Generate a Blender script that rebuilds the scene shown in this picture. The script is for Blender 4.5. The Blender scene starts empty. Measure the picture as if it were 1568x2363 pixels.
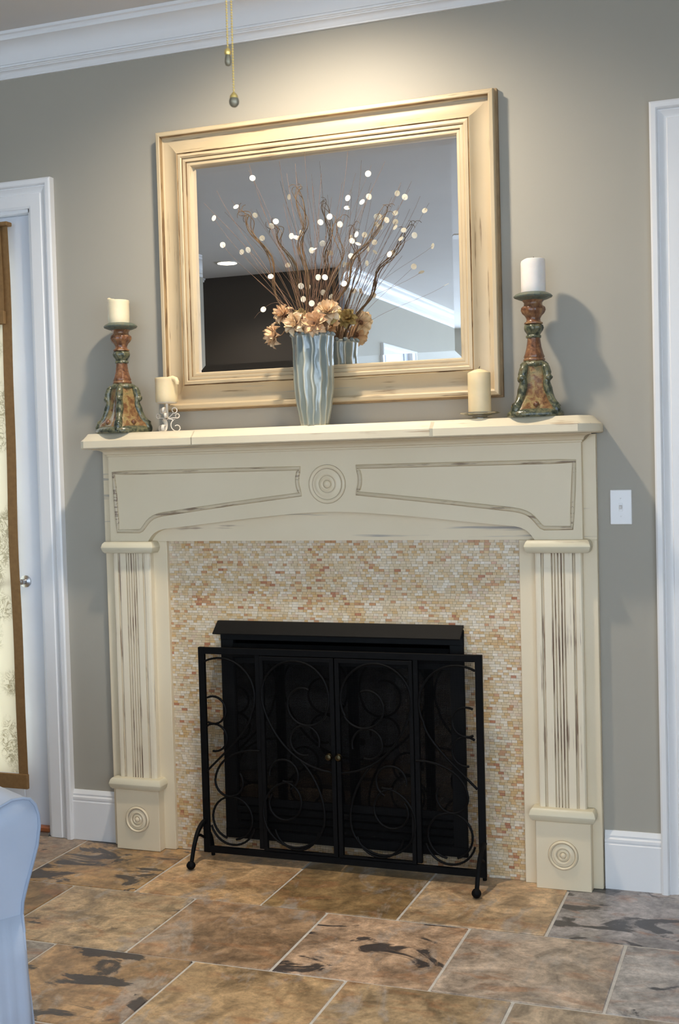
import bpy, bmesh, math, random
from mathutils import Vector, Matrix, Euler
R = random.Random(7)
PI = math.pi
S = bpy.context.scene
C = S.collection

# ------------------------------------------------------------------ camera, world, exposure
W, H, FPX = 1568, 2363, 2814.75
CAM = Vector((1.5048, -4.0585, 1.4206))
YAW, PITCH, ROLL = 0.35172, -0.03731, -0.026414
FWD = Vector((-math.sin(YAW) * math.cos(PITCH), math.cos(YAW) * math.cos(PITCH), math.sin(PITCH)))
_r = FWD.cross(Vector((0, 0, 1))).normalized()
_u = _r.cross(FWD)
RGT = _r * math.cos(ROLL) + _u * math.sin(ROLL)
UPV = -_r * math.sin(ROLL) + _u * math.cos(ROLL)
cd = bpy.data.cameras.new('camera')
cam = bpy.data.objects.new('camera', cd)
C.objects.link(cam)
cam.matrix_world = Matrix(((RGT.x, UPV.x, -FWD.x, CAM.x), (RGT.y, UPV.y, -FWD.y, CAM.y), (RGT.z, UPV.z, -FWD.z, CAM.z), (0, 0, 0, 1)))
cd.sensor_fit = 'VERTICAL'
cd.sensor_height = 36.0
cd.sensor_width = 36.0 * W / H
cd.lens = FPX / H * 36.0
cd.clip_start = 0.05
cd.dof.use_dof = True
cd.dof.focus_distance = 4.15
cd.dof.aperture_fstop = 13.0
S.camera = cam

S.view_settings.view_transform = 'Standard'
S.view_settings.look = 'None'
S.view_settings.gamma = 1.0
S.view_settings.use_curve_mapping = False
S.view_settings.exposure = 0.45

DAY = 5.6
wd = bpy.data.worlds.new('world')
S.world = wd
wd.use_nodes = True
bg = wd.node_tree.nodes['Background']
bg.inputs[0].default_value = (0.68, 0.82, 1.0, 1)
bg.inputs[1].default_value = DAY


def portal(loc, sx, sy, aim):
    l = bpy.data.lights.new('daylight_portal', 'AREA')
    l.shape = 'RECTANGLE'
    l.size, l.size_y = sx, sy
    l.cycles.is_portal = True
    o = bpy.data.objects.new('daylight_portal', l)
    C.objects.link(o)
    o.location = loc
    o.rotation_euler = Vector(aim).to_track_quat('-Z', 'Z').to_euler()


XR = 2.9          # right wall
YB = -11.0        # rear wall
WIN1, WIN2, WIN3 = (-4.3, -2.9), (-10.2, -5.2), (-1.8, 2.7)
WZ0, WZ1 = .15, 2.72
WC = (WZ0 + WZ1) / 2
for w_ in (WIN1, WIN2):
    portal((XR + .02, sum(w_) / 2, WC), w_[1] - w_[0], WZ1 - WZ0, (-1, 0, 0))
portal((sum(WIN3) / 2, YB - .02, WC), WIN3[1] - WIN3[0], WZ1 - WZ0, (0, 1, 0))
portal((-1.66, .13, 1.2), .62, 2.2, (0, -1, 0))


def spot(loc, power, col, ang, blend, rad, aim=(0, 0, -1)):
    l = bpy.data.lights.new('downlight_bulb', 'SPOT')
    l.energy = power
    l.color = col
    l.spot_size = math.radians(ang)
    l.spot_blend = blend
    l.shadow_soft_size = rad
    o = bpy.data.objects.new('downlight_bulb', l)
    C.objects.link(o)
    o.location = loc
    o.rotation_euler = Vector(aim).to_track_quat('-Z', 'Y').to_euler()
    return o


CEIL = 3.09
WARM = (1.0, 0.875, 0.71)
CANS = [(0.03, -0.75), (-2.72, -5.0), (2.2, -5.0), (2.0, -8.0)]  # last two are unseen lamps, added for warm ambient light
CANPOW = [130, 40, 45, 40]
for (x, y), pw in zip(CANS, CANPOW):
    if y == -.75:      # gimbal lamp turned toward the chimney wall
        spot((x, y, CEIL - .012), pw, WARM, 146, .9, .055, (0, .24, -.97))
    else:
        spot((x, y, CEIL - .012), pw, WARM, 130, .75, .055)


# ------------------------------------------------------------------ helpers
def at(px, py, y=None, z=None):
    """photo pixel -> point on the plane y=const (or z=const) that the thing touches"""
    d = FWD + RGT * ((px - W / 2) / FPX) - UPV * ((py - H / 2) / FPX)
    t = (y - CAM.y) / d.y if z is None else (z - CAM.z) / d.z
    return CAM + d * t


class MB:
    def __init__(s):
        s.v, s.f = [], []

    def add(s, vs, fs):
        o = len(s.v)
        s.v += [tuple(v) for v in vs]
        s.f += [tuple(i + o for i in f) for f in fs]
        return s

    def box(s, x0, x1, y0, y1, z0, z1):
        vs = [(x, y, z) for x in (x0, x1) for y in (y0, y1) for z in (z0, z1)]
        return s.add(vs, [(0, 1, 3, 2), (4, 6, 7, 5), (0, 4, 5, 1), (2, 3, 7, 6), (0, 2, 6, 4), (1, 5, 7, 3)])

    def tube(s, pts, r, n=6, closed=False, flat=None):
        pts = [Vector(p) for p in pts]
        m = len(pts)
        rf = r if callable(r) else (lambda t: r)
        T = []
        for i in range(m):
            a = pts[(i - 1) % m] if (closed or i > 0) else pts[0]
            b = pts[(i + 1) % m] if (closed or i < m - 1) else pts[-1]
            t = b - a
            T.append(t.normalized() if t.length > 1e-9 else Vector((0, 0, 1)))
        ref = Vector((0, 0, 1)) if abs(T[0].z) < .9 else Vector((1, 0, 0))
        nrm = T[0].cross(ref).normalized()
        vs, fs = [], []
        for i in range(m):
            if i:
                nrm = (nrm - T[i] * nrm.dot(T[i]))
                nrm = nrm.normalized() if nrm.length > 1e-6 else T[i].orthogonal().normalized()
            bn = T[i].cross(nrm)
            rr = rf(i / max(1, m - 1))
            for k in range(n):
                a = 2 * PI * k / n
                vs.append(pts[i] + nrm * (math.cos(a) * rr) + bn * (math.sin(a) * rr))
        for i in range(m if closed else m - 1):
            j = (i + 1) % m
            for k in range(n):
                l = (k + 1) % n
                fs.append((i * n + k, i * n + l, j * n + l, j * n + k))
        if not closed:
            fs.append(tuple(range(n))[::-1])
            fs.append(tuple((m - 1) * n + k for k in range(n)))
        return s.add(vs, fs)

    def lathe(s, prof, n=24, c=(0, 0, 0), rf=None, axis='z', caps=True):
        vs, fs = [], []
        m = len(prof)
        for (r, z) in prof:
            for k in range(n):
                a = 2 * PI * k / n
                rr = r * rf(a, z) if rf else r
                x, y = rr * math.cos(a), rr * math.sin(a)
                if axis == 'z':
                    vs.append((c[0] + x, c[1] + y, c[2] + z))
                else:      # axis -y : z becomes depth toward the room
                    vs.append((c[0] + x, c[1] - z, c[2] + y))
        for i in range(m - 1):
            for k in range(n):
                l = (k + 1) % n
                fs.append((i * n + k, i * n + l, (i + 1) * n + l, (i + 1) * n + k))
        if caps:
            fs.append(tuple(range(n))[::-1])
            fs.append(tuple((m - 1) * n + k for k in range(n)))
        return s.add(vs, fs)

    def prism(s, poly, y0, y1):
        """polygon in (x,z) extruded from y0 to y1 (triangulated caps)"""
        n = len(poly)
        from mathutils.geometry import tessellate_polygon
        tri = tessellate_polygon([[Vector((p[0], p[1], 0)) for p in poly]])
        vs = [(p[0], y0, p[1]) for p in poly] + [(p[0], y1, p[1]) for p in poly]
        fs = [tuple(t) for t in tri] + [tuple(i + n for i in t)[::-1] for t in tri]
        fs += [(i, (i + 1) % n, (i + 1) % n + n, i + n) for i in range(n)]
        return s.add(vs, fs)

    def extrude_z(s, poly, z0, z1):
        n = len(poly)
        from mathutils.geometry import tessellate_polygon
        tri = tessellate_polygon([[Vector((p[0], p[1], 0)) for p in poly]])
        vs = [(p[0], p[1], z0) for p in poly] + [(p[0], p[1], z1) for p in poly]
        fs = [tuple(t) for t in tri] + [tuple(i + n for i in t)[::-1] for t in tri]
        fs += [(i, (i + 1) % n, (i + 1) % n + n, i + n) for i in range(n)]
        return s.add(vs, fs)

    def sweep(s, prof, a, b, out, up=(0, 0, 1), ma=0, mb=0):
        """profile (o,u) swept from a to b; ma/mb: mitre shift along path per unit o"""
        a, b, out, up = Vector(a), Vector(b), Vector(out), Vector(up)
        d = (b - a).normalized()
        n = len(prof)
        vs = [a + out * o + up * u + d * (ma * o) for o, u in prof] + [b + out * o + up * u + d * (mb * o) for o, u in prof]
        fs = [(i, (i + 1) % n, (i + 1) % n + n, i + n) for i in range(n)]
        from mathutils.geometry import tessellate_polygon
        tri = tessellate_polygon([[Vector((p[0], p[1], 0)) for p in prof]])
        fs += [tuple(t) for t in tri] + [tuple(i + n for i in t)[::-1] for t in tri]
        return s.add(vs, fs)

    def build(s, name, mat, parent=None, smooth=False, bevel=0, seg=2, angle=40):
        me = bpy.data.meshes.new(name)
        me.from_pydata(s.v, [], s.f)
        bm = bmesh.new()
        bm.from_mesh(me)
        bmesh.ops.recalc_face_normals(bm, faces=bm.faces)
        if bevel:
            es = [e for e in bm.edges if len(e.link_faces) == 2 and e.calc_face_angle(0) > math.radians(30)]
            bmesh.ops.bevel(bm, geom=es, offset=bevel, segments=seg, affect='EDGES', profile=.5, clamp_overlap=True)
        bm.to_mesh(me)
        bm.free()
        if mat:
            me.materials.append(mat)
        if smooth:
            for p in me.polygons:
                p.use_smooth = True
            me.set_sharp_from_angle(angle=math.radians(angle))
        o = bpy.data.objects.new(name, me)
        C.objects.link(o)
        if parent:
            o.parent = parent
        return o


def empty(name, loc=(0, 0, 0), rz=0, parent=None):
    o = bpy.data.objects.new(name, None)
    C.objects.link(o)
    o.location = loc
    o.rotation_euler = (0, 0, rz)
    o.empty_display_size = .05
    if parent:
        o.parent = parent
    return o


def tag(o, label=None, cat=None, group=None, kind=None):
    if label: o['label'] = label
    if cat: o['category'] = cat
    if group: o['group'] = group
    if kind: o['kind'] = kind
    return o


def copy_tree(o, parent=None):
    c = o.copy()
    C.objects.link(c)
    c.parent = parent
    for ch in list(o.children):
        copy_tree(ch, c)
    return c


# ------------------------------------------------------------------ materials
def srgb(r, g, b):
    f = lambda c: (c / 255 / 12.92) if c / 255 <= .04045 else ((c / 255 + .055) / 1.055) ** 2.4
    return (f(r), f(g), f(b), 1)


class NT:
    def __init__(s, name):
        s.m = bpy.data.materials.new(name)
        s.m.use_nodes = True
        s.t = s.m.node_tree
        s.b = s.t.nodes['Principled BSDF']
        s.out = s.t.nodes['Material Output']

    def n(s, typ, **kw):
        o = s.t.nodes.new(typ)
        for k, v in kw.items():
            if k.startswith('i_'):
                key = k[2:].replace('_', ' ')
                o.inputs[key].default_value = v
            else:
                setattr(o, k, v)
        return o

    def l(s, a, b):
        s.t.links.new(a, b)

    def coord(s, scale=(1, 1, 1), kind='Object', rand=0):
        tc = s.n('ShaderNodeTexCoord')
        mp = s.n('ShaderNodeMapping')
        mp.inputs['Scale'].default_value = scale
        src = tc.outputs[kind]
        if rand:
            oi = s.n('ShaderNodeObjectInfo')
            mu = s.n('ShaderNodeMath', operation='MULTIPLY')
            mu.inputs[1].default_value = rand
            s.l(oi.outputs['Random'], mu.inputs[0])
            ad = s.n('ShaderNodeVectorMath', operation='ADD')
            s.l(src, ad.inputs[0])
            s.l(mu.outputs[0], ad.inputs[1])
            src = ad.outputs[0]
        s.l(src, mp.inputs[0])
        return mp.outputs[0]

    def noise(s, vec, scale, detail=3, rough=.5, dist=0):
        o = s.n('ShaderNodeTexNoise')
        o.inputs['Scale'].default_value = scale
        o.inputs['Detail'].default_value = detail
        o.inputs['Roughness'].default_value = rough
        o.inputs['Distortion'].default_value = dist
        s.l(vec, o.inputs['Vector'])
        return o.outputs['Fac']

    def ramp(s, fac, stops):
        o = s.n('ShaderNodeValToRGB')
        e = o.color_ramp.elements
        while len(e) < len(stops): e.new(.5)
        for el, (p, c) in zip(e, stops):
            el.position = p
            el.color = c if hasattr(c, '__len__') else (c, c, c, 1)
        s.l(fac, o.inputs[0])
        return o.outputs[0]

    def mix(s, fac, a, b, mode='MIX'):
        o = s.n('ShaderNodeMix', data_type='RGBA', blend_type=mode)
        for sock, v in ((o.inputs[0], fac), (o.inputs[6], a), (o.inputs[7], b)):
            if hasattr(v, 'is_output') or isinstance(v, bpy.types.NodeSocket):
                s.l(v, sock)
            else:
                sock.default_value = v
        return o.outputs[2]

    def bump(s, h, strength=.3, dist=.002):
        o = s.n('ShaderNodeBump')
        o.inputs['Strength'].default_value = strength
        o.inputs['Distance'].default_value = dist
        s.l(h, o.inputs['Height'])
        s.l(o.outputs[0], s.b.inputs['Normal'])

    def base(s, c):
        if isinstance(c, bpy.types.NodeSocket): s.l(c, s.b.inputs['Base Color'])
        else: s.b.inputs['Base Color'].default_value = c

    def set(s, **kw):
        for k, v in kw.items():
            s.b.inputs[k.replace('_', ' ')].default_value = v
        return s


M = {}


def plain(name, col, rough=.5, metal=0, var=.06, scale=8, bump=0, **kw):
    t = NT(name)
    v = t.coord()
    f = t.noise(v, scale, 4)
    lo = tuple(max(0, c * (1 - var)) for c in col[:3]) + (1,)
    hi = tuple(min(1, c * (1 + var)) for c in col[:3]) + (1,)
    t.base(t.ramp(f, [(.3, lo), (.7, hi)]))
    t.set(Roughness=rough, Metallic=metal, **kw)
    if bump:
        t.bump(t.noise(v, scale * 12, 2), bump)
    M[name] = t.m
    return t


plain('wall_paint', srgb(170, 164, 150), .55, var=.015, scale=2, bump=.04)
plain('opening_shade_paint', srgb(66, 60, 54), .6, var=.05, scale=1.5)  # darkness of an unlit hallway opening, put into the paint colour
plain('ceiling_paint', srgb(220, 217, 214), .8, var=.02, scale=2)
plain('white_trim', srgb(240, 239, 238), .34, var=.012, scale=4)
plain('door_white', srgb(214, 218, 226), .35, var=.012, scale=4)
plain('grout', srgb(205, 200, 192), .85, var=.12, scale=30, bump=.3)
plain('black_metal', srgb(13, 13, 13), .6, var=.15, scale=40, Specular_IOR_Level=.2)
plain('screen_iron', srgb(9, 9, 10), .6, var=.2, scale=60, bump=.1, Specular_IOR_Level=.12)
plain('firebox_dark', srgb(7, 7, 7), .8, var=.2, scale=20, Specular_IOR_Level=.1)
plain('log', srgb(52, 40, 32), .9, var=.5, scale=14, bump=.8)
plain('brass', srgb(240, 206, 122), .35, .7, var=.05)
plain('antique_brass', srgb(74, 66, 48), .35, 1.0, var=.1)
plain('bronze_knob', srgb(138, 128, 106), .4, .4, var=.25, scale=60)
plain('switch_plastic', srgb(240, 238, 236), .22, var=.005)
plain('white_iron', srgb(226, 216, 200), .4, var=.05, scale=30)
plain('twig_brown', srgb(104, 76, 52), .7, var=.3, scale=40)
plain('twig_red', srgb(128, 96, 74), .7, var=.25, scale=40)
plain('willow', srgb(96, 72, 44), .6, var=.4, scale=60, bump=.2)
plain('fan_white', srgb(225, 222, 215), .4, var=.02)
plain('nickel', srgb(190, 190, 190), .3, 1.0, var=.03)
plain('brown_border', srgb(142, 108, 66), .85, var=.1, scale=60, bump=.3)
plain('threshold_wood', srgb(150, 84, 44), .5, var=.25, scale=20)

# wax
for nm, c in (('wax_white', srgb(240, 232, 224)), ('wax_ivory', srgb(240, 226, 192)), ('wax_cream', srgb(236, 214, 170))):
    t = plain(nm, c, .45, var=.03, scale=30)
    t.set(Subsurface_Weight=.25, Subsurface_Scale=.012)
    t.b.inputs['Subsurface Radius'].default_value = (1, .7, .4)
plain('wick', srgb(50, 42, 36), .9)

# painted distressed mantel (three grain directions)
def distressed(name, base, hi, stain, axis, amount, rough=.42, width=60, stretch=1.6, blue=None):
    t = NT(name)
    sc = {'x': (stretch, width, width), 'z': (width, width, stretch), 'n': (18, 18, 18)}[axis]
    v = t.coord(sc)
    g = t.coord((1, 1, 1))
    f = t.noise(v, 1.0, 5, .62)
    big = t.noise(g, 7, 3)
    tone = t.ramp(t.noise(g, 3.0, 3), [(.3, base), (.7, hi)])
    # wear appears where the grain noise and the patch noise agree
    mu = t.n('ShaderNodeMath', operation='MULTIPLY_ADD')
    t.l(big, mu.inputs[0])
    mu.inputs[1].default_value = .45
    mu.inputs[2].default_value = -.22
    ad = t.n('ShaderNodeMath', operation='ADD')
    t.l(f, ad.inputs[0])
    t.l(mu.outputs[0], ad.inputs[1])
    mask = t.ramp(ad.outputs[0], [(amount, 0.0), (min(.99, amount + .09), .85)])
    col = t.mix(mask, tone, stain)
    if blue:
        m2 = t.ramp(t.noise(t.coord((stretch * .8, width * .6, width * .6)), 1.3, 4), [(.62, 0.), (.70, .7)])
        col = t.mix(m2, col, blue)
    t.base(col)
    t.set(Roughness=rough)
    t.bump(f, .12, .001)
    M[name] = t.m


PB, PH, PS = srgb(230, 213, 180), srgb(235, 219, 188), srgb(140, 114, 92)
distressed('mantel_paint', PB, PH, PS, 'n', .80)
distressed('mantel_grain_x', PB, PH, PS, 'x', .70, blue=srgb(110, 112, 122))
distressed('mantel_grain_z', srgb(234, 220, 192), srgb(240, 227, 200), PS, 'z', .63, width=130, stretch=2.2)
distressed('mantel_edge', srgb(206, 190, 160), srgb(220, 204, 172), srgb(128, 104, 86), 'x', .57, width=90, stretch=6)
distressed('mantel_torus', srgb(218, 208, 180), srgb(226, 216, 188), srgb(150, 128, 100), 'x', .66)
distressed('mantel_shelf', srgb(226, 212, 182), srgb(236, 222, 194), srgb(180, 150, 116), 'x', .64)
distressed('groove_glaze', srgb(206, 190, 160), srgb(220, 204, 174), srgb(136, 108, 86), 'z', .52, width=90, stretch=5)
distressed('ring_glaze', srgb(168, 150, 122), srgb(184, 166, 138), srgb(104, 88, 80), 'n', .52)
FB, FH, FS = srgb(196, 174, 138), srgb(210, 190, 155), srgb(122, 96, 66)
distressed('frame_groove_x', srgb(150, 122, 86), srgb(180, 152, 112), srgb(96, 70, 46), 'x', .50, width=40, stretch=5)
distressed('frame_groove_z', srgb(150, 122, 86), srgb(180, 152, 112), srgb(96, 70, 46), 'z', .50, width=40, stretch=5)
distressed('frame_x', FB, FH, FS, 'x', .63, width=110, stretch=3, blue=srgb(172, 166, 150))
distressed('frame_z', FB, FH, FS, 'z', .63, width=110, stretch=3)
plain('frame_side', srgb(150, 124, 88), .6, var=.2, scale=20)

# mirror glass
t = NT('mirror_glass')
t.base((.90, .91, .92, 1))
t.set(Metallic=1.0, Roughness=.004)
M['mirror_glass'] = t.m

# clear glass: thin transparent + glossy
def thin_glass(name, tint, gl=.08, rough=.01):
    t = NT(name)
    tr = t.n('ShaderNodeBsdfTransparent')
    tr.inputs[0].default_value = tint
    g = t.n('ShaderNodeBsdfGlossy')
    g.inputs['Roughness'].default_value = rough
    mx = t.n('ShaderNodeMixShader')
    mx.inputs[0].default_value = gl
    t.l(tr.outputs[0], mx.inputs[1])
    t.l(g.outputs[0], mx.inputs[2])
    t.l(mx.outputs[0], t.out.inputs[0])
    M[name] = t.m


thin_glass('window_glass', (.95, .97, .98, 1))
thin_glass('dish_glass', (.86, .88, .87, 1), .32, .04)
thin_glass('rim_glass', (.9, .92, .91, 1), .55, .08)
thin_glass('firebox_glass', (.25, .25, .25, 1), .05)

# shade fabric, lets daylight through
def fabric(name, c1, c2, trans):
    t = NT(name)
    v = t.coord((1, 1, 1))
    n = t.n('ShaderNodeTexNoise')
    n.inputs['Scale'].default_value = 26
    n.inputs['Detail'].default_value = 2
    n.inputs['Distortion'].default_value = 2.5
    t.l(v, n.inputs['Vector'])
    big = t.ramp(t.noise(v, 4.5, 1), [(.46, 0.), (.52, 1.)])
    band = t.ramp(n.outputs['Fac'], [(.44, 0.), (.48, 1.), (.54, 1.), (.58, 0.)])
    mm = t.mix(1.0, big, band, 'MULTIPLY')
    col = t.mix(mm, c1, c2)
    d = t.n('ShaderNodeBsdfDiffuse')
    tl = t.n('ShaderNodeBsdfTranslucent')
    mx = t.n('ShaderNodeMixShader')
    mx.inputs[0].default_value = trans
    t.l(col, d.inputs[0])
    t.l(col, tl.inputs[0])
    t.l(d.outputs[0], mx.inputs[1])
    t.l(tl.outputs[0], mx.inputs[2])
    t.l(mx.outputs[0], t.out.inputs[0])
    M[name] = t.m


fabric('shade_fabric', srgb(240, 230, 208), srgb(198, 186, 158), .42)

# slipcover
t = plain('slipcover', srgb(172, 181, 196), .9, var=.04, scale=6, bump=.12)
plain('slip_piping', srgb(150, 162, 180), .9, var=.04, scale=20)

# slate floor tile: colour from the tile object itself
t = NT('slate')
oi = t.n('ShaderNodeObjectInfo')
v = t.coord((1, 1, 1), rand=37)
n1 = t.noise(v, 7, 8, .68, .8)
n2 = t.noise(t.coord((1, 2.2, 1), rand=61), 5.5, 6, .62, .8)
n3 = t.noise(t.coord((1.2, 2.2, 1), rand=83), 3.6, 6, .60, .7)
n4 = t.noise(v, 34, 6, .75)
shade = t.ramp(n1, [(.36, .55), (.5, 1.0), (.64, 1.5)])
col = t.mix(1.0, oi.outputs['Color'], shade, 'MULTIPLY')
col = t.mix(t.ramp(n2, [(.53, 0.), (.64, .5)]), col, srgb(160, 112, 76))
n5 = t.noise(t.coord((2, 1, 1), rand=19), 4.5, 6, .65, .6)
col = t.mix(t.ramp(n5, [(.54, 0.), (.64, .6)]), col, srgb(164, 156, 148))
col = t.mix(.7, col, t.ramp(n4, [(.38, .72), (.62, 1.45)]), 'MULTIPLY')
th = t.n('ShaderNodeMath', operation='ADD')
mu = t.n('ShaderNodeMath', operation='MULTIPLY_ADD')
t.l(oi.outputs['Alpha'], mu.inputs[0])
mu.inputs[1].default_value = .42
mu.inputs[2].default_value = -.30
t.l(n3, th.inputs[0])
t.l(mu.outputs[0], th.inputs[1])
dk = t.ramp(th.outputs[0], [(.49, 0.), (.53, .92)])
col = t.mix(dk, col, srgb(58, 56, 58))
t.base(col)
t.l(t.ramp(n1, [(.2, .26), (.8, .44)]), t.b.inputs['Roughness'])
hgt = t.mix(.5, n1, n4)
t.bump(hgt, .35, .004)
M['slate'] = t.m

# rest of the floor beyond the built tiles
t = NT('slate_far')
br = t.n('ShaderNodeTexBrick')
br.offset = .5
br.inputs['Color1'].default_value = srgb(150, 122, 92)
br.inputs['Color2'].default_value = srgb(124, 104, 84)
br.inputs['Mortar'].default_value = srgb(176, 168, 155)
br.inputs['Scale'].default_value = 1
br.inputs['Mortar Size'].default_value = .004
br.inputs['Brick Width'].default_value = .467
br.inputs['Row Height'].default_value = .467
t.l(t.coord(), br.inputs['Vector'])
t.base(t.mix(.5, br.outputs[0], t.ramp(t.noise(t.coord(), 6, 5), [(.3, .6), (.7, 1.1)]), 'MULTIPLY'))
t.set(Roughness=.4)
M['slate_far'] = t.m

# mosaic piece colours
MOS = [srgb(222, 203, 172), srgb(214, 192, 156), srgb(228, 214, 192), srgb(216, 186, 142), srgb(208, 172, 122), srgb(200, 152, 112), srgb(216, 190, 162), srgb(184, 126, 94)]
MOSW = [26, 24, 14, 15, 8, 4, 10, 1.2]
MOSMAT = []
for i, c in enumerate(MOS):
    t = plain('onyx_%s' % ['ivory', 'sand', 'white', 'honey', 'amber', 'rust', 'blush', 'brick'][i], c, .22, var=.10, scale=70)
    MOSMAT.append(t.m)
plain('mosaic_grout', srgb(196, 178, 150), .8)

# vase glaze
t = NT('vase_glaze')
v = t.coord((1, 1, 1))
at_ = t.n('ShaderNodeAttribute', attribute_name='rib')
n = t.noise(t.coord((1, 1, .35)), 26, 4)
sp = t.n('ShaderNodeSeparateXYZ')
t.l(t.coord(), sp.inputs[0])
gz = t.n('ShaderNodeMapRange')
gz.inputs[1].default_value, gz.inputs[2].default_value = 0.0, .30
t.l(sp.outputs[2], gz.inputs[0])
body = t.mix(gz.outputs[0], srgb(152, 156, 138), srgb(122, 136, 138))
body = t.mix(t.ramp(n, [(.35, 0.), (.65, .6)]), body, srgb(140, 150, 150))
t.base(t.mix(at_.outputs['Fac'], body, srgb(208, 200, 172)))
t.set(Roughness=.12, Coat_Weight=.5, Coat_Roughness=.05)
M['vase_glaze'] = t.m

# candlestick glazes
def glaze(name, cols, sc=30, rough=.28):
    t = NT(name)
    v = t.coord()
    f = t.noise(v, sc, 5, .65, .5)
    t.base(t.ramp(f, [(.32 + .36 * i / (len(cols) - 1), c) for i, c in enumerate(cols)]))
    t.set(Roughness=rough, Coat_Weight=.25, Coat_Roughness=.15)
    t.bump(t.noise(v, sc * 2.2, 3), .5, .003)
    M[name] = t.m


glaze('terracotta', [srgb(70, 44, 30), srgb(126, 84, 56), srgb(164, 128, 88)], 42)
glaze('umber_ochre', [srgb(74, 52, 36), srgb(126, 88, 56), srgb(156, 134, 88), srgb(110, 100, 66)], 38)
glaze('verdigris', [srgb(32, 36, 28), srgb(66, 72, 56), srgb(116, 114, 86), srgb(92, 74, 44)], 55)
glaze('verdigris_pan', [srgb(70, 78, 68), srgb(98, 108, 96), srgb(118, 108, 80)], 60, .5)

def petal(name, c0, c1):
    t = NT(name)
    f = t.noise(t.coord(), 45, 3)
    col = t.ramp(f, [(.3, c0), (.7, c1)])
    if 'petal' in name:
        ua = t.n('ShaderNodeAttribute', attribute_name='along')
        col = t.mix(t.ramp(ua.outputs['Fac'], [(.1, .75), (.6, 0.)]), col, srgb(150, 104, 72))
    t.base(col)
    t.set(Roughness=.75)
    M[name] = t.m


petal('petal_peach', srgb(214, 170, 124), srgb(238, 208, 168))
petal('petal_cream', srgb(222, 188, 142), srgb(246, 226, 192))
petal('petal_ochre', srgb(166, 138, 82), srgb(196, 176, 118))
petal('seed_disc', srgb(232, 222, 196), srgb(244, 238, 222))
petal('seed_ochre', srgb(196, 160, 96), srgb(214, 182, 120))
plain('flower_heart', srgb(112, 74, 52), .8, var=.3, scale=60)


t = NT('lamp_glow')
t.b.inputs['Emission Color'].default_value = (1, .86, .66, 1)
t.b.inputs['Emission Strength'].default_value = 14
t.base((.9, .9, .9, 1))
M['lamp_glow'] = t.m

# ------------------------------------------------------------------ room shell
XL = -3.35
DARKY = -5.65
XI = -2.0
DLO, DLI = -1.115, -1.222      # left casing outer / inner edge
DL2 = DLI - .88                # far side of left door opening
DRO, DRI = 1.108, 1.216
DR2 = DRI + .84
DH = 2.445                     # opening height
FBX, FBZ0, FBZ1 = .452, .064, .852
WT = .14


def struct(o, label=None, cat=None):
    tag(o, label, cat, kind='structure')
    return o


b = MB()
b.box(XL - WT, DL2, 0, WT, 0, CEIL)
b.box(DL2, DLI, 0, WT, DH, CEIL)
b.box(DLI, -FBX, 0, WT, 0, CEIL)
b.box(-FBX, FBX, 0, WT, 0, FBZ0)
b.box(-FBX, FBX, 0, WT, FBZ1, CEIL)
b.box(FBX, DRI, 0, WT, 0, CEIL)
b.box(DRI, DR2, 0, WT, DH, CEIL)
b.box(DR2, XR + WT, 0, WT, 0, CEIL)
struct(b.build('wall_back', M['wall_paint']), 'grey-green painted wall behind the fireplace mantel', 'wall')
struct(MB().box(XL - WT, XL, DARKY - WT, 0, 0, CEIL).build('wall_left', M['wall_paint']), 'grey-green side wall seen only in the mirror', 'wall')
struct(MB().box(XL, XI, DARKY - WT, DARKY, 0, CEIL).build('wall_opening_shade', M['opening_shade_paint']), 'wall painted dark as an unlit hallway opening, reflected in the mirror', 'wall')
b = MB()
IDY0, IDY1 = -7.75, -6.85
b.box(XI - WT, XI, IDY1, DARKY - WT, 0, CEIL)
b.box(XI - WT, XI, IDY0, IDY1, DH, CEIL)
b.box(XI - WT, XI, YB, IDY0, 0, CEIL)
struct(b.build('wall_inner', M['wall_paint']), 'pale wall with white door reflected in the mirror', 'wall')


def wall_with_windows_x(name, x0, x1, ya, yb, wins):
    b = MB()
    ys = sorted(wins)
    cur = ya
    for (p, q) in ys:
        b.box(x0, x1, cur, p, 0, CEIL)
        b.box(x0, x1, p, q, 0, WZ0)
        b.box(x0, x1, p, q, WZ1, CEIL)
        cur = q
    b.box(x0, x1, cur, yb, 0, CEIL)
    return b.build(name, M['wall_paint'])


struct(wall_with_windows_x('wall_right', XR, XR + WT, YB, 0, [WIN1, WIN2]), 'grey-green window wall beside the camera', 'wall')
b = MB()
b.box(XI - WT, WIN3[0], YB - WT, YB, 0, CEIL)
b.box(WIN3[0], WIN3[1], YB - WT, YB, 0, WZ0)
b.box(WIN3[0], WIN3[1], YB - WT, YB, WZ1, CEIL)
b.box(WIN3[1], XR + WT, YB - WT, YB, 0, CEIL)
struct(b.build('wall_rear', M['wall_paint']), 'far rear wall with a wide window', 'wall')
struct(MB().box(XL - WT, XR + WT, YB - WT, WT, CEIL, CEIL + .1).build('ceiling', M['ceiling_paint']), 'taupe painted ceiling above the crown moulding', 'ceiling')


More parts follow.
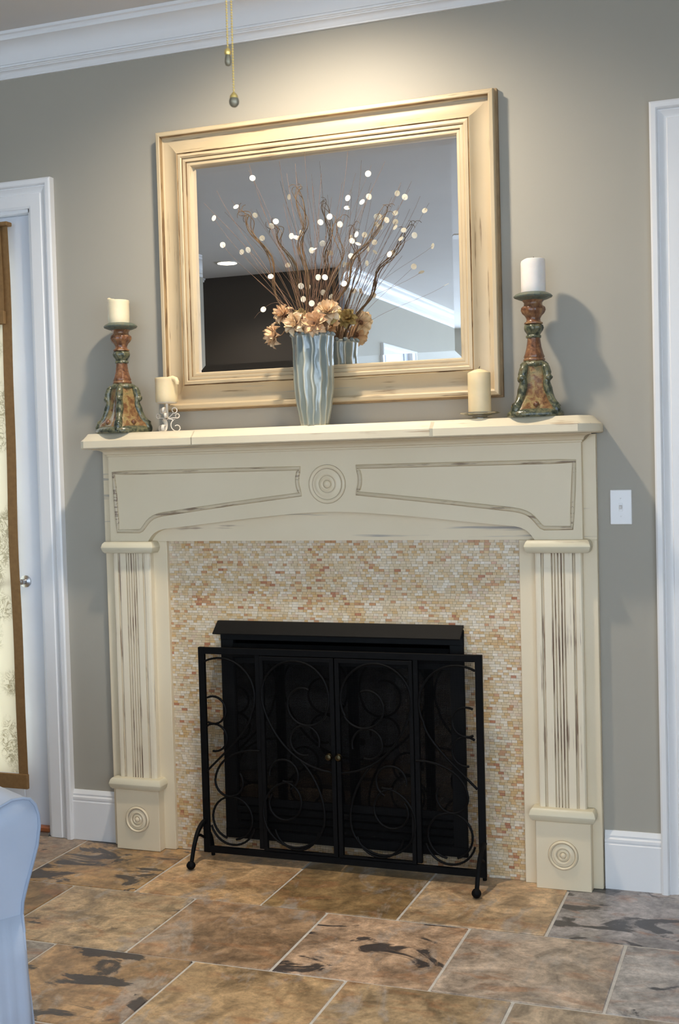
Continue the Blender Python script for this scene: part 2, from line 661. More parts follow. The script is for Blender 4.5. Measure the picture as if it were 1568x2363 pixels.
def window(name, a, b_, axis, label):
    """sash window: frame, mullions and one pane"""
    root = struct(empty(name), label, 'window')
    n = max(2, round(abs(b_ - a) / .95))
    fr = MB()
    pn = MB()

    def bx(m, p, q, z0, z1, d0, d1):
        if axis == 'x': m.box(XR + d0, XR + d1, p, q, z0, z1)
        else: m.box(p, q, YB - d1, YB - d0, z0, z1)
    for i in range(n + 1):
        c = a + (b_ - a) * i / n
        bx(fr, max(a, c - .03), min(b_, c + .03), WZ0, WZ1, .03, .09)
    for z in (WZ0, WC, WZ1 - .06):
        bx(fr, a, b_, z, z + .06, .035, .085)
    fr.build('window_frame', M['white_trim'], root)
    bx(pn, a, b_, WZ0 + .02, WZ1 - .02, .058, .062)
    pn.build('window_pane', M['window_glass'], root)
    return root


window('window_1', *WIN1, 'x', 'tall white window on the side wall')
window('window_2', *WIN2, 'x', 'far white window on the side wall')
window('window_3', *WIN3, 'y', 'wide white window in the far rear wall')

# floor: slab + individually laid slate tiles
flo = struct(MB().box(XL - WT, XR + WT, YB - WT, WT, -.08, -.004).build('floor', M['slate_far']), 'floor of large multicoloured slate tiles', 'floor')
TP = .467
b = MB()
hw = TP / 2 - .0042
b.box(-hw, hw, -hw, hw, -.014, 0)
tile0 = b.build('slate_tile', M['slate'], None, bevel=.0022, seg=1)
spec = {(0, -1.056): ((160, 128, 88), .62), (0, -.589): ((186, 152, 112), .12), (0, -.122): ((140, 114, 78), .15), (0, .345): ((178, 150, 116), .16), (0, .812): ((146, 140, 138), .62),
        (1, -.82): ((172, 148, 116), .46), (1, -.353): ((154, 126, 98), .15), (1, .112): ((174, 146, 120), .55), (1, .573): ((172, 154, 136), .1), (1, 1.04): ((164, 158, 152), .36),
        (2, -.589): ((156, 126, 92), .66), (2, -.122): ((170, 142, 106), .1), (2, .345): ((164, 140, 108), .12), (2, .812): ((164, 146, 124), .15)}
pal = [(150, 118, 82), (172, 140, 102), (134, 108, 76), (156, 134, 112), (140, 132, 124), (160, 126, 98)]
first = True
for row in range(0, 8):
    off = -.122 if row % 2 == 0 else -.353
    y0 = -.0 - .476 - (row - 1) * TP if row else 0
    yc = -.476 + TP / 2 - row * TP
    for k in range(-4, 6):
        x0 = off + k * TP
        if x0 < -2.3 or x0 > 2.3: continue
        o = tile0 if first else tile0.copy()
        if not first: C.objects.link(o)
        first = False
        o.parent = flo
        o.location = (x0 + TP / 2, yc, R.uniform(-.0008, .0006))
        o.rotation_euler = (R.uniform(-.0025, .0025), R.uniform(-.0025, .0025), R.uniform(-.003, .003))
        key = next((s for s in spec if s[0] == row and abs(s[1] - x0) < .03), None)
        c, a = spec[key] if key else (R.choice(pal), R.choice([.1, .2, .3, .45]))
        cc = srgb(*c)
        o.color = (cc[0], cc[1], cc[2], a)
# grout bed between the built tiles
gb = MB().box(-2.3, 2.75, -.476 - 7 * TP, -.0, -.006, -.0032).build('grout_bed', M['grout'], flo)

# crown moulding
CP = [(0, 0), (.112, 0), (.112, -.011), (.104, -.014), (.1, -.02), (.1, -.026)]
for i in range(7):
    a = PI / 2 * i / 6
    CP.append((.1 - .058 * math.sin(a), -.030 - .058 * (1 - math.cos(a))))
CP += [(.042, -.096), (.042, -.0995), (.0365, -.0998), (.0365, -.103), (.0405, -.1045), (.0405, -.1085), (.034, -.1095), (.034, -.1125), (.029, -.113), (.029, -.117)]
for i in range(5):
    a = PI / 2 * i / 4
    CP.append((.026 - .014 * math.sin(a), -.119 - .016 * (1 - math.cos(a))))
CP += [(.010, -.138), (.010, -.143), (0, -.143)]


def crown(name, a, b_, out, ma, mb, label):
    struct(MB().sweep(CP, a, b_, out, (0, 0, 1), ma, mb).build(name, M['white_trim'], None, smooth=True, angle=25), label, 'crown moulding')


crown('trim_1', (XL, 0, CEIL), (XR, 0, CEIL), (0, -1, 0), 1, -1, 'white crown moulding along the fireplace wall')
crown('trim_2', (XL, DARKY, CEIL), (XL, 0, CEIL), (1, 0, 0), 0, -1, 'white crown moulding along the side wall')
crown('trim_3', (XI, YB, CEIL), (XI, DARKY, CEIL), (1, 0, 0), 1, 0, 'white crown moulding reflected at the mirror\'s edge')
crown('trim_4', (XR, 0, CEIL), (XR, YB, CEIL), (-1, 0, 0), 1, -1, 'white crown moulding above the window wall')

# baseboards
BP = [(0, 0), (.017, 0), (.017, .148), (.013, .152), (.016, .158), (.016, .166), (.010, .171), (.012, .178), (.008, .186), (.004, .193), (0, .193)]


def baseboard(name, x0, x1, label):
    struct(MB().sweep(BP, (x0, 0, 0), (x1, 0, 0), (0, -1, 0)).build(name, M['white_trim'], None, smooth=True, angle=25), label, 'baseboard')


baseboard('baseboard_left', DLO, -.9195, 'short white baseboard between French door and mantel')
baseboard('baseboard_right', .9265, DRO, 'short white baseboard between mantel and white door')
baseboard('baseboard_far_left', XL, DL2 - .107, 'white baseboard left of the French door')

# door casings: profile across width (0 = outer edge .. .107 = inner edge), depth toward room
KP = [(0, 0), (0, .027), (.006, .031), (.020, .031), (.024, .027), (.026, .020), (.030, .022), (.040, .016), (.052, .013), (.055, .017), (.098, .016), (.107, .012), (.107, 0)]


def casing(name, xi0, xi1, label):
    root = struct(empty(name), label, 'door casing')
    w = .107
    for side in (0, 1):
        xo = xi0 - w if side == 0 else xi1 + w
        sgn = 1 if side == 0 else -1
        vs, fs = [], []
        n = len(KP)
        for zf in (0, 1):
            for o, d in KP:
                z = 0 if zf == 0 else DH + (w - o)
                vs.append((xo + sgn * o, -d, z))
        fs = [(i, (i + 1) % n, (i + 1) % n + n, i + n) for i in range(n)]
        MB().add(vs, fs).build('casing_jamb', M['white_trim'], root, smooth=True, angle=20)
    vs = []
    for xf in (0, 1):
        for o, d in KP:
            x = (xi0 - w + o) if xf == 0 else (xi1 + w - o)
            vs.append((x, -d, DH + w - o))
    n = len(KP)
    MB().add(vs, [(i, (i + 1) % n, (i + 1) % n + n, i + n) for i in range(n)]).build('casing_head', M['white_trim'], root, smooth=True, angle=20)
    # jamb lining
    b = MB()
    b.box(xi0 - .001, xi0 + .012, 0, WT, 0, DH)
    b.box(xi1 - .012, xi1 + .001, 0, WT, 0, DH)
    b.box(xi0, xi1, 0, WT, DH - .012, DH + .001)
    b.build('jamb_lining', M['white_trim'], root)
    return root


casing('trim_5', DL2, DLI, 'white moulded casing around the French door')
casing('trim_6', DRI, DR2, 'white moulded casing beside the light switch')
# inner wall casing + door seen in the mirror
cs = casing('trim_7', 0, .9, 'white door casing reflected low in the mirror')
cs.rotation_euler = (0, 0, PI / 2)
cs.location = (XI, IDY0, 0)


def panel_door(name, w, label, h=DH - .02):
    root = struct(empty(name), label, 'door')
    b = MB()
    st = .115
    rails = [0, .24, .92, 1.06, h - .13, h]
    b.box(0, st, 0, .035, 0, h)
    b.box(w - st, w, 0, .035, 0, h)
    for z0, z1 in ((0, .24), (.92, 1.06), (h - .13, h)):
        b.box(st, w - st, 0, .035, z0, z1)
    b.build('door_frame', M['door_white'], root, bevel=.002, seg=1)
    for z0, z1 in ((.24, .92), (1.06, h - .13)):
        p = MB().box(st - .002, w - st + .002, .012, .026, z0 - .002, z1 + .002)
        p.box(st + .04, w - st - .04, .004, .014, z0 + .04, z1 - .04)
        p.build('door_panel', M['door_white'], root, bevel=.004, seg=2)
    k = MB().lathe([(.001, 0), (.026, .0), (.026, .006), (.010, .010), (.010, .035), (.024, .042), (.029, .055), (.024, .068), (.004, .072)], 16, (w - .06, 0, .95), axis='y')
    k.build('door_knob', M['nickel'], root, smooth=True)
    return root


d2 = panel_door('door_2', DR2 - DRI - .03, 'white panelled door to the right of the light switch')
d2.location = (DRI + .015, .022, .008)
d3 = panel_door('door_3', .87, 'white door reflected in the mirror')
d3.rotation_euler = (0, 0, PI / 2)
d3.location = (XI - .03, IDY0 + .015, .008)

# French door on the left: stiles, rails, glass, lever
DW = DLI - DL2 - .03
root = struct(empty('door_1', (DL2 + .015, .028, .02)), 'white French door with full glass and fabric shade', 'door')
b = MB()
dh = DH - .035
b.box(0, .125, 0, .045, 0, dh)
b.box(DW - .125, DW, 0, .045, 0, dh)
b.box(.125, DW - .125, 0, .045, 0, .22)
b.box(.125, DW - .125, 0, .045, dh - .13, dh)
b.build('door_frame', M['door_white'], root, bevel=.003, seg=1)
b = MB()
for x0 in (.118, DW - .132):
    b.box(x0, x0 + .014, -.008, .0, .21, dh - .12)
b.build('glazing_bead', M['door_white'], root, bevel=.003, seg=1)
MB().box(.12, DW - .12, .02, .024, .21, dh - .12).build('door_pane', M['window_glass'], root)
b = MB()
b.lathe([(.002, 0), (.024, 0), (.024, .008), (.011, .012), (.011, .034), (.002, .036)], 16, (DW - .085, 0, .98), axis='y')
b.tube([(DW - .085, -.032, .98), (DW - .11, -.035, .98), (DW - .15, -.033, .978), (DW - .185, -.030, .975)], .008, 8)
b.build('door_lever', M['nickel'], root, smooth=True)
th_ = struct(empty('trim_8', (DL2, 0, 0)), 'wooden threshold strip under the French door', 'threshold')
MB().box(.013, DLI - DL2 - .013, -.012, .13, -.003, .012).build('sill_metal', M['nickel'], th_)
MB().box(.013, DLI - DL2 - .013, .0, .12, .010, .030).build('sill_wood', M['threshold_wood'], th_, bevel=.004, seg=1)
# ------------------------------------------------------------------ fireplace: firebox insert, tile surround, mantel
ins = tag(empty('fireplace_insert', (0, -.02, FBZ0)), 'black metal fireplace insert with slanted hood and dark glass', 'fireplace')
fx0, fx1 = -.455, .462
fz = FBZ1 - FBZ0
# shell set back in the wall
b = MB()
b.box(-.44, .44, .52, .53, .01, fz - .01)
b.box(-.445, -.435, .03, .53, .005, fz - .005)
b.box(.435, .445, .03, .53, .005, fz - .005)
b.box(-.44, .44, .03, .53, .004, .014)
b.box(-.44, .44, .03, .53, fz - .014, fz - .004)
b.build('firebox_shell', M['firebox_dark'], ins)
b = MB()
b.box(fx0, fx0 + .05, -.004, .02, 0, fz)
b.box(fx1 - .05, fx1, -.004, .02, 0, fz)
b.box(fx0, fx1, -.006, .02, fz - .055, fz)
b.box(fx0, fx1, -.006, .02, 0, .035)
b.build('face_frame', M['black_metal'], ins, bevel=.002, seg=1)
for k in range(3):
    z = .045 + k * .028
    MB().sweep([(0, 0), (.012, -.012), (.014, -.008), (.002, .006)], (fx0 + .05, 0, z + .012), (fx1 - .05, 0, z + .012), (0, -1, 0)).build('lower_louver', M['black_metal'], ins)
for k in range(2):
    z = fz - .115 + k * .03
    MB().sweep([(0, 0), (.012, -.012), (.014, -.008), (.002, .006)], (fx0 + .05, 0, z + .012), (fx1 - .05, 0, z + .012), (0, -1, 0)).build('upper_louver', M['black_metal'], ins)
MB().box(fx0 + .05, fx1 - .05, .004, .012, .125, .15).build('glass_retainer', M['black_metal'], ins)
MB().box(fx0 + .05, fx1 - .05, .004, .012, fz - .14, fz - .12).build('glass_retainer', M['black_metal'], ins)
MB().box(fx0 + .048, fx1 - .048, .010, .014, .14, fz - .12).build('glass_pane', M['firebox_glass'], ins)
# hood: slanted lip over the opening
hd = MB()
hp = [(0, .018), (.012, .018), (.058, -.022), (.056, -.026), (.008, .008), (0, .008)]
hd.sweep(hp, (fx0 - .004, -.004, fz - .002), (fx1 + .003, -.004, fz - .002), (0, -1, 0))
hd.build('hood', M['black_metal'], ins)
for i, (x, y, z, l, a, r) in enumerate([(-.02, .26, .19, .56, .06, .05), (.04, .18, .20, .5, -.12, .042), (-.04, .24, .29, .44, .18, .04), (.08, .20, .30, .3, -.5, .032)]):
    lg = MB().tube([(x + l * (t / 6 - .5) * math.cos(a), y + l * (t / 6 - .5) * math.sin(a), z + .012 * math.sin(t * 1.7 + i)) for t in range(7)], lambda q, r=r: r * (1 - .15 * abs(q - .5)), 9)
    lg.build('ceramic_log', M['log'], ins, smooth=True)
b = MB()
for k in range(6):
    x = -.25 + k * .1
    b.tube([(x, .12, .13), (x, .14, .12), (x, .34, .12)], .007, 6)
b.tube([(-.27, .16, .115), (.27, .16, .115)], .007, 6)
b.tube([(-.27, .32, .115), (.27, .32, .115)], .007, 6)
for x in (-.25, .25):
    for y in (.16, .32): b.tube([(x, y, .115), (x, y, .012)], .007, 6)
b.build('log_grate', M['black_metal'], ins)

# tile surround
TXH, TZ = .662, 1.16
sur = struct(empty('trim_9'), 'honey onyx mosaic surround framing the black firebox', 'tile surround')
b = MB()
for x0, x1, z0, z1 in ((-TXH, -FBX, 0, TZ), (FBX, TXH, 0, TZ), (-FBX, FBX, 0, FBZ0), (-FBX, FBX, FBZ1, TZ)):
    b.box(x0, x1, -.010, -.0002, z0, z1)
b.build('backing', M['mosaic_grout'], sur)
pw, ph = .0186, .0092
pieces = []
rows_ = int(TZ / ph)
for r_ in range(rows_):
    z0 = r_ * ph
    offx = R.uniform(0, pw)
    x = -TXH - offx
    while x < TXH:
        w_ = pw * R.choice([.75, 1, 1, 1.25])
        a0, a1 = max(x, -TXH) + .0003, min(x + w_, TXH) - .0003
        x += w_
        if a1 - a0 < .004: continue
        if a1 > -FBX and a0 < FBX and z0 + ph > FBZ0 and z0 < FBZ1:
            if a0 < -FBX and -FBX - a0 > .004: a1 = -FBX
            elif a1 > FBX and a1 - FBX > .004: a0 = FBX
            else: continue
        pieces.append((a0, a1, z0 + .0003, z0 + ph - .0003))
# clustered colour choice
from mathutils import noise as mnoise


def mos_col(x, z):
    n_ = mnoise.noise(Vector((x * 9, z * 9, 3.1)))
    w_ = list(MOSW)
    k = max(0, n_ * 3.2)
    w_[4] *= 1 + 2 * k; w_[5] *= 1 + 3 * k; w_[7] *= 1 + 3 * k; w_[3] *= 1 + k
    k2 = max(0, -n_ * 3)
    w_[2] *= 1 + 2 * k2; w_[0] *= 1 + k2
    return R.choices(range(8), w_)[0]


def dist(p):
    return (Vector(((p[0] + p[1]) / 2, 0, (p[2] + p[3]) / 2)) - CAM).length / (p[1] - p[0])


pieces.sort(key=dist)
bx0 = MB()
bx0.box(-.5, .5, -.5, .5, -.5, .5)
proto = {}
me_v, me_f, me_m = [], [], []
for i, (a0, a1, z0, z1) in enumerate(pieces):
    ci = mos_col((a0 + a1) / 2, (z0 + z1) / 2)
    dep = -.0125 - R.uniform(0, .0016)
    if i < 300:
        if ci not in proto:
            o = bx0.build('mosaic_tile', MOSMAT[ci], sur)
            proto[ci] = o
        else:
            o = proto[ci].copy()
            C.objects.link(o)
        o.location = ((a0 + a1) / 2, (dep - .008) / 2, (z0 + z1) / 2)
        o.scale = (a1 - a0, abs(dep + .008), z1 - z0)
        o.rotation_euler = (R.uniform(-.03, .03), 0, R.uniform(-.03, .03))
    else:
        o_ = len(me_v)
        t1, t2 = R.uniform(-.0004, .0004), R.uniform(-.0004, .0004)
        me_v += [(a0, -.009, z0), (a1, -.009, z0), (a1, -.009, z1), (a0, -.009, z1),
                 (a0, dep + t1 + t2, z0), (a1, dep - t1 + t2, z0), (a1, dep - t1 - t2, z1), (a0, dep + t1 - t2, z1)]
        for f in ((4, 5, 6, 7), (0, 4, 7, 3), (1, 2, 6, 5), (0, 1, 5, 4), (3, 7, 6, 2)):
            me_f.append(tuple(o_ + k for k in f))
            me_m.append(ci)
me = bpy.data.meshes.new('mosaic_field')
me.from_pydata(me_v, [], me_f)
for m in MOSMAT: me.materials.append(m)
me.polygons.foreach_set('material_index', me_m)
o = bpy.data.objects.new('mosaic_field', me)
C.objects.link(o)
o.parent = sur
tag(o, kind='stuff')

# mantel
SZ = 1.563                      # top of the shelf
man = tag(empty('fireplace_mantel', (0, 0, 0)), 'distressed pale sage wooden fireplace mantel with fluted pilasters and bullseye rosettes', 'mantel')
BXH, BD = .922, .030
for s in (-1, 1):
    MB().box(*sorted((s * TXH, s * BXH)), -BD, 0, 0, TZ).build('side_board', M['mantel_paint'], man, bevel=.002, seg=1)
MB().box(-BXH, BXH, -BD, 0, TZ, 1.505).build('header_board', M['mantel_grain_x'], man)


def bez(p0, p1, p2, p3, n):
    out = []
    for i in range(n + 1):
        t = i / n
        out.append(tuple((1 - t) ** 3 * a + 3 * (1 - t) ** 2 * t * b_ + 3 * (1 - t) * t * t * c + t ** 3 * d for a, b_, c, d in zip(p0, p1, p2, p3)))
    return out


FY = -.062
half = [(.880, 1.484), (.880, 1.162), (.722, 1.162)]
half += bez((.722, 1.162), (.705, 1.185), (.695, 1.200), (.655, 1.207), 8)[1:]
half += bez((.655, 1.207), (.45, 1.226), (.18, 1.262), (0, 1.2625), 12)[1:]
poly = half + [(-x, z) for x, z in reversed(half[:-1])]
MB().prism(poly, -BD + .002, FY).build('frieze', M['mantel_paint'], man, bevel=.006, seg=3)
# cove + bed moulding under the shelf
cv = [(0.03, 1.478), (.063, 1.478), (.066, 1.481), (.066, 1.485), (.070, 1.487)]
for i in range(6):
    a = PI / 2 * i / 5
    cv.append((.072 + .030 * (1 - math.cos(a)), 1.488 + .017 * math.sin(a)))
cv += [(.104, 1.508), (.03, 1.508)]
n = len(cv)
vs = []
for x, sg in ((-.880, -1), (.880, 1)):
    for o_, z in cv: vs.append((x + sg * max(0, o_ - .062), -o_, z))
MB().add(vs, [(i, (i + 1) % n, (i + 1) % n + n, i + n) for i in range(n)] + [tuple(range(n)), tuple(range(2 * n - 1, n - 1, -1))]).build('cove_moulding', M['mantel_grain_x'], man, smooth=True, angle=30)
# shelf: breakfront outline with clipped ends, bevelled upper edge
def shelf_outline(ins_):
    d, e = .212 - ins_, .203 - ins_
    pts = [(-.948 + ins_, -.001), (-.956 + ins_, -.08), (-.950 + ins_, -.13)]
    pts += [(-.930 + ins_ * .8, -.165 + ins_ * .6), (-.915 + ins_ * .5, -e + .012), (-.897 + ins_ * .3, -e), (-.462, -e), (-.452, -d), (.412, -d), (.422, -e), (.893 - ins_ * .3, -e), (.911 - ins_ * .5, -e + .012), (.926 - ins_ * .8, -.165 + ins_ * .6), (.946 - ins_, -.13), (.952 - ins_, -.08), (.944 - ins_, -.001)]
    return pts


lay = [(.004, 1.5085), (0, 1.512), (0, 1.536), (.003, 1.539), (.012, 1.546), (.022, 1.556), (.026, 1.561), (.029, SZ)]
vs = []
for ins_, z in lay:
    vs += [(x, y, z) for x, y in shelf_outline(ins_)]
n = len(shelf_outline(0))
fs = []
for i in range(len(lay) - 1):
    fs += [(i * n + k, i * n + (k + 1) % n, (i + 1) * n + (k + 1) % n, (i + 1) * n + k) for k in range(n)]
fs += [tuple(range(n))[::-1], tuple((len(lay) - 1) * n + k for k in range(n))]
MB().add(vs, fs).build('shelf', M['mantel_shelf'], man, smooth=True, angle=28)
# applied panel mouldings on the frieze
pl = [(272, 1104), (480, 1097), (692, 1090)]
pnt = [at(px, py, y=FY) for px, py in pl]
zt = 1.418
rp = [(-.858, zt), (-.106, zt)]
rp += bez((-.106, zt), (-.122, 1.392), (-.122, 1.352), (-.104, 1.326), 6)[1:]
rp += bez((-.104, 1.326), (-.35, 1.300), (-.55, 1.275), (-.655, 1.262), 8)[1:]
rp += bez((-.655, 1.262), (-.715, 1.255), (-.725, 1.225), (-.745, 1.205), 7)[1:]
rp += [(-.755, 1.200), (-.846, 1.200)]
for s in (-1, 1):
    pts = [(-s * x, FY - .001, z) for x, z in rp]
    dense = []
    for i in range(len(pts)):
        a, b_ = Vector(pts[i]), Vector(pts[(i + 1) % len(pts)])
        m_ = max(1, int((b_ - a).length / .05))
        dense += [a + (b_ - a) * (k / m_) for k in range(m_)]
    MB().tube(dense, .0075, 8, closed=True).build('panel_moulding', M['mantel_edge'], man, smooth=True, angle=60)
    ctr = Vector((sum(p[0] for p in pts) / len(pts), FY, sum(p[2] for p in pts) / len(pts)))
    inner = [(p[0] + (ctr.x - p[0]) / max(.001, (ctr - Vector(p)).length) * .009, FY - .0005, p[2] + (ctr.z - p[2]) / max(.001, (ctr - Vector(p)).length) * .009) for p in dense]


def rosette(c, r, name='rosette'):
    k = r
    prof = [(k * 1.0, -.002), (k * 1.0, .003), (k * .97, .006), (k * .90, .0075), (k * .84, .005), (k * .81, .0015), (k * .74, .001), (k * .62, .005), (k * .54, .007), (k * .47, .005),
            (k * .43, .001), (k * .38, .002), (k * .30, .006), (k * .24, .004), (k * .20, .001), (k * .17, .006), (k * .10, .009), (k * .01, .010)]
    MB().lathe(prof, 36, c, axis='y').build(name, M['mantel_paint'], man, smooth=True, angle=60)
    # thin stain rings in the grooves
    b = MB()
    for q, d in ((1.0, .001), (.80, .0018), (.44, .0016), (.205, .0016)):
        b.tube([(c[0] + k * q * math.cos(a), c[1] - d, c[2] + k * q * math.sin(a)) for a in [2 * PI * i / 36 for i in range(36)]], .0011, 5, closed=True)
    b.build('rosette_groove', M['ring_glaze'], man)


rosette((-.005, FY - .001, 1.360), .068)
for s in (-1, 1):
    # plinth block
    MB().box(*sorted((s * .707, s * .890)), -.072, -BD + .002, 0, .228).build('plinth', M['mantel_paint'], man, bevel=.002, seg=1)
    rosette((s * .798, -.073, .117), .049)
    # fluted shaft cross section (x across, y depth)
    xc = s * .797
    w2, d0 = .0785, -.060
    cs_ = [(-w2, -BD + .002), (-w2, d0 + .006), (-w2 + .004, d0 + .001), (-w2 + .010, d0)]

    def groove(c, w, d):
        return [(c - w, d0), (c - w * .6, d0 + d * .8), (c, d0 + d), (c + w * .6, d0 + d * .8), (c + w, d0)]
    for c, w, d in ((-.052, .005, .006), (-.020, .0026, .005), (-.0105, .0026, .005), (0, .0026, .005), (.0105, .0026, .005), (.020, .0026, .005), (.052, .005, .006)):
        cs_ += groove(c, w, d)
    cs_ += [(w2 - .010, d0), (w2 - .004, d0 + .001), (w2, d0 + .006), (w2, -BD + .002)]
    MB().extrude_z([(xc + x, y) for x, y in cs_], .26, 1.13).build('fluted_shaft', M['mantel_grain_z'], man)
    so = C.objects[-1]
    so.data.materials.append(M['groove_glaze'])
    for p in so.data.polygons:
        if abs(p.normal.z) < .5 and p.center.y > d0 + .0005 and abs(p.center.x - xc) < .058:
            p.material_index = 1
    # torus mouldings: half-round wrapped on three sides
    for z0, z1, xa, xb, yd in ((.228, .272, .689, .908, -.084), (1.118, 1.162, .690, .908, -.084)):
        b = MB()
        h = z1 - z0
        prof = [(0.0, z0), (.010, z0 + .001), (.016, z0 + h * .18), (.020, z0 + h * .5), (.016, z0 + h * .82), (.010, z1 - .001), (0, z1)]
        vs = []
        xa_, xb_ = sorted((s * xa, s * xb))
        for o_, z in prof:
            e = .020 - o_
            vs += [(xa_ + e, -BD + .003, z), (xa_ + e, yd - .006 + e, z), (xb_ - e, yd - .006 + e, z), (xb_ - e, -BD + .003, z)]
        m_ = len(prof)
        fs = []
        for i in range(m_ - 1):
            fs += [(i * 4 + k, i * 4 + (k + 1) % 4, (i + 1) * 4 + (k + 1) % 4, (i + 1) * 4 + k) for k in range(4)]
        fs += [(3, 2, 1, 0), ((m_ - 1) * 4, (m_ - 1) * 4 + 1, (m_ - 1) * 4 + 2, (m_ - 1) * 4 + 3)]
        b.add(vs, fs).build('torus_moulding', M['mantel_torus'], man, bevel=.002, seg=2, smooth=True, angle=50)

# ------------------------------------------------------------------ fire screen
SY = -.10
scr = tag(empty('fire_screen', (.019, SY, .028)), 'black wrought iron fire screen with scrollwork doors and curled feet', 'fire screen')
HW, SH, BW = .526, .752, .024


def bar(m, x0, x1, z0, z1, y0=-.008, y1=.008):
    m.box(x0, x1, y0, y1, z0, z1)


f_ = MB()
bar(f_, -HW, -HW + BW, 0, SH)
bar(f_, HW - BW, HW, 0, SH)
bar(f_, -HW + .001, HW - .001, SH - BW, SH - .0005, -.0074, .0074)
bar(f_, -HW + .001, HW - .001, .0005, .024, -.0074, .0074)
bar(f_, -.303, -.285, .03, SH - .02, -.0066, .0066)
bar(f_, .285, .303, .03, SH - .02, -.0066, .0066)
f_.build('outer_frame', M['screen_iron'], scr, bevel=.0015, seg=1)


def spiral(c, r0, r1, a0, a1, n=26):
    return [(c[0] + (r0 + (r1 - r0) * i / n) * math.cos(a0 + (a1 - a0) * i / n), 0, c[1] + (r0 + (r1 - r0) * i / n) * math.sin(a0 + (a1 - a0) * i / n)) for i in range(n + 1)]


def mesh_panel(parent, x0, x1, z0, z1, y):
    b = MB()
    p, r = .0032, .00036
    nx, nz = int((x1 - x0) / p), int((z1 - z0) / p)
    vs, fs = [], []
    for i in range(nx + 1):
        x = x0 + (x1 - x0) * i / nx
        b.add([(x - r, y - r, z0), (x + r, y - r, z0), (x, y + r, z0), (x - r, y - r, z1), (x + r, y - r, z1), (x, y + r, z1)], [(0, 1, 4, 3), (1, 2, 5, 4), (2, 0, 3, 5)])
    for i in range(nz + 1):
        z = z0 + (z1 - z0) * i / nz
        b.add([(x0, y - r, z - r), (x0, y - r, z + r), (x0, y + r, z), (x1, y - r, z - r), (x1, y - r, z + r), (x1, y + r, z)], [(0, 1, 4, 3), (1, 2, 5, 4), (2, 0, 3, 5)])
    me = bpy.data.meshes.new('wire_mesh')
    me.from_pydata(b.v, [], b.f)
    me.materials.append(M['screen_iron'])
    o = bpy.data.objects.new('wire_mesh', me)
    C.objects.link(o)
    o.parent = parent
    return tag(o, kind='stuff')


SCR = .0042
YS = -.010


def scroll(parent, paths, s):
    for p in paths:
        MB().tube([(s * x, YS, z) for x, _, z in p], SCR, 6).build('iron_scroll', M['screen_iron'], parent, smooth=True)


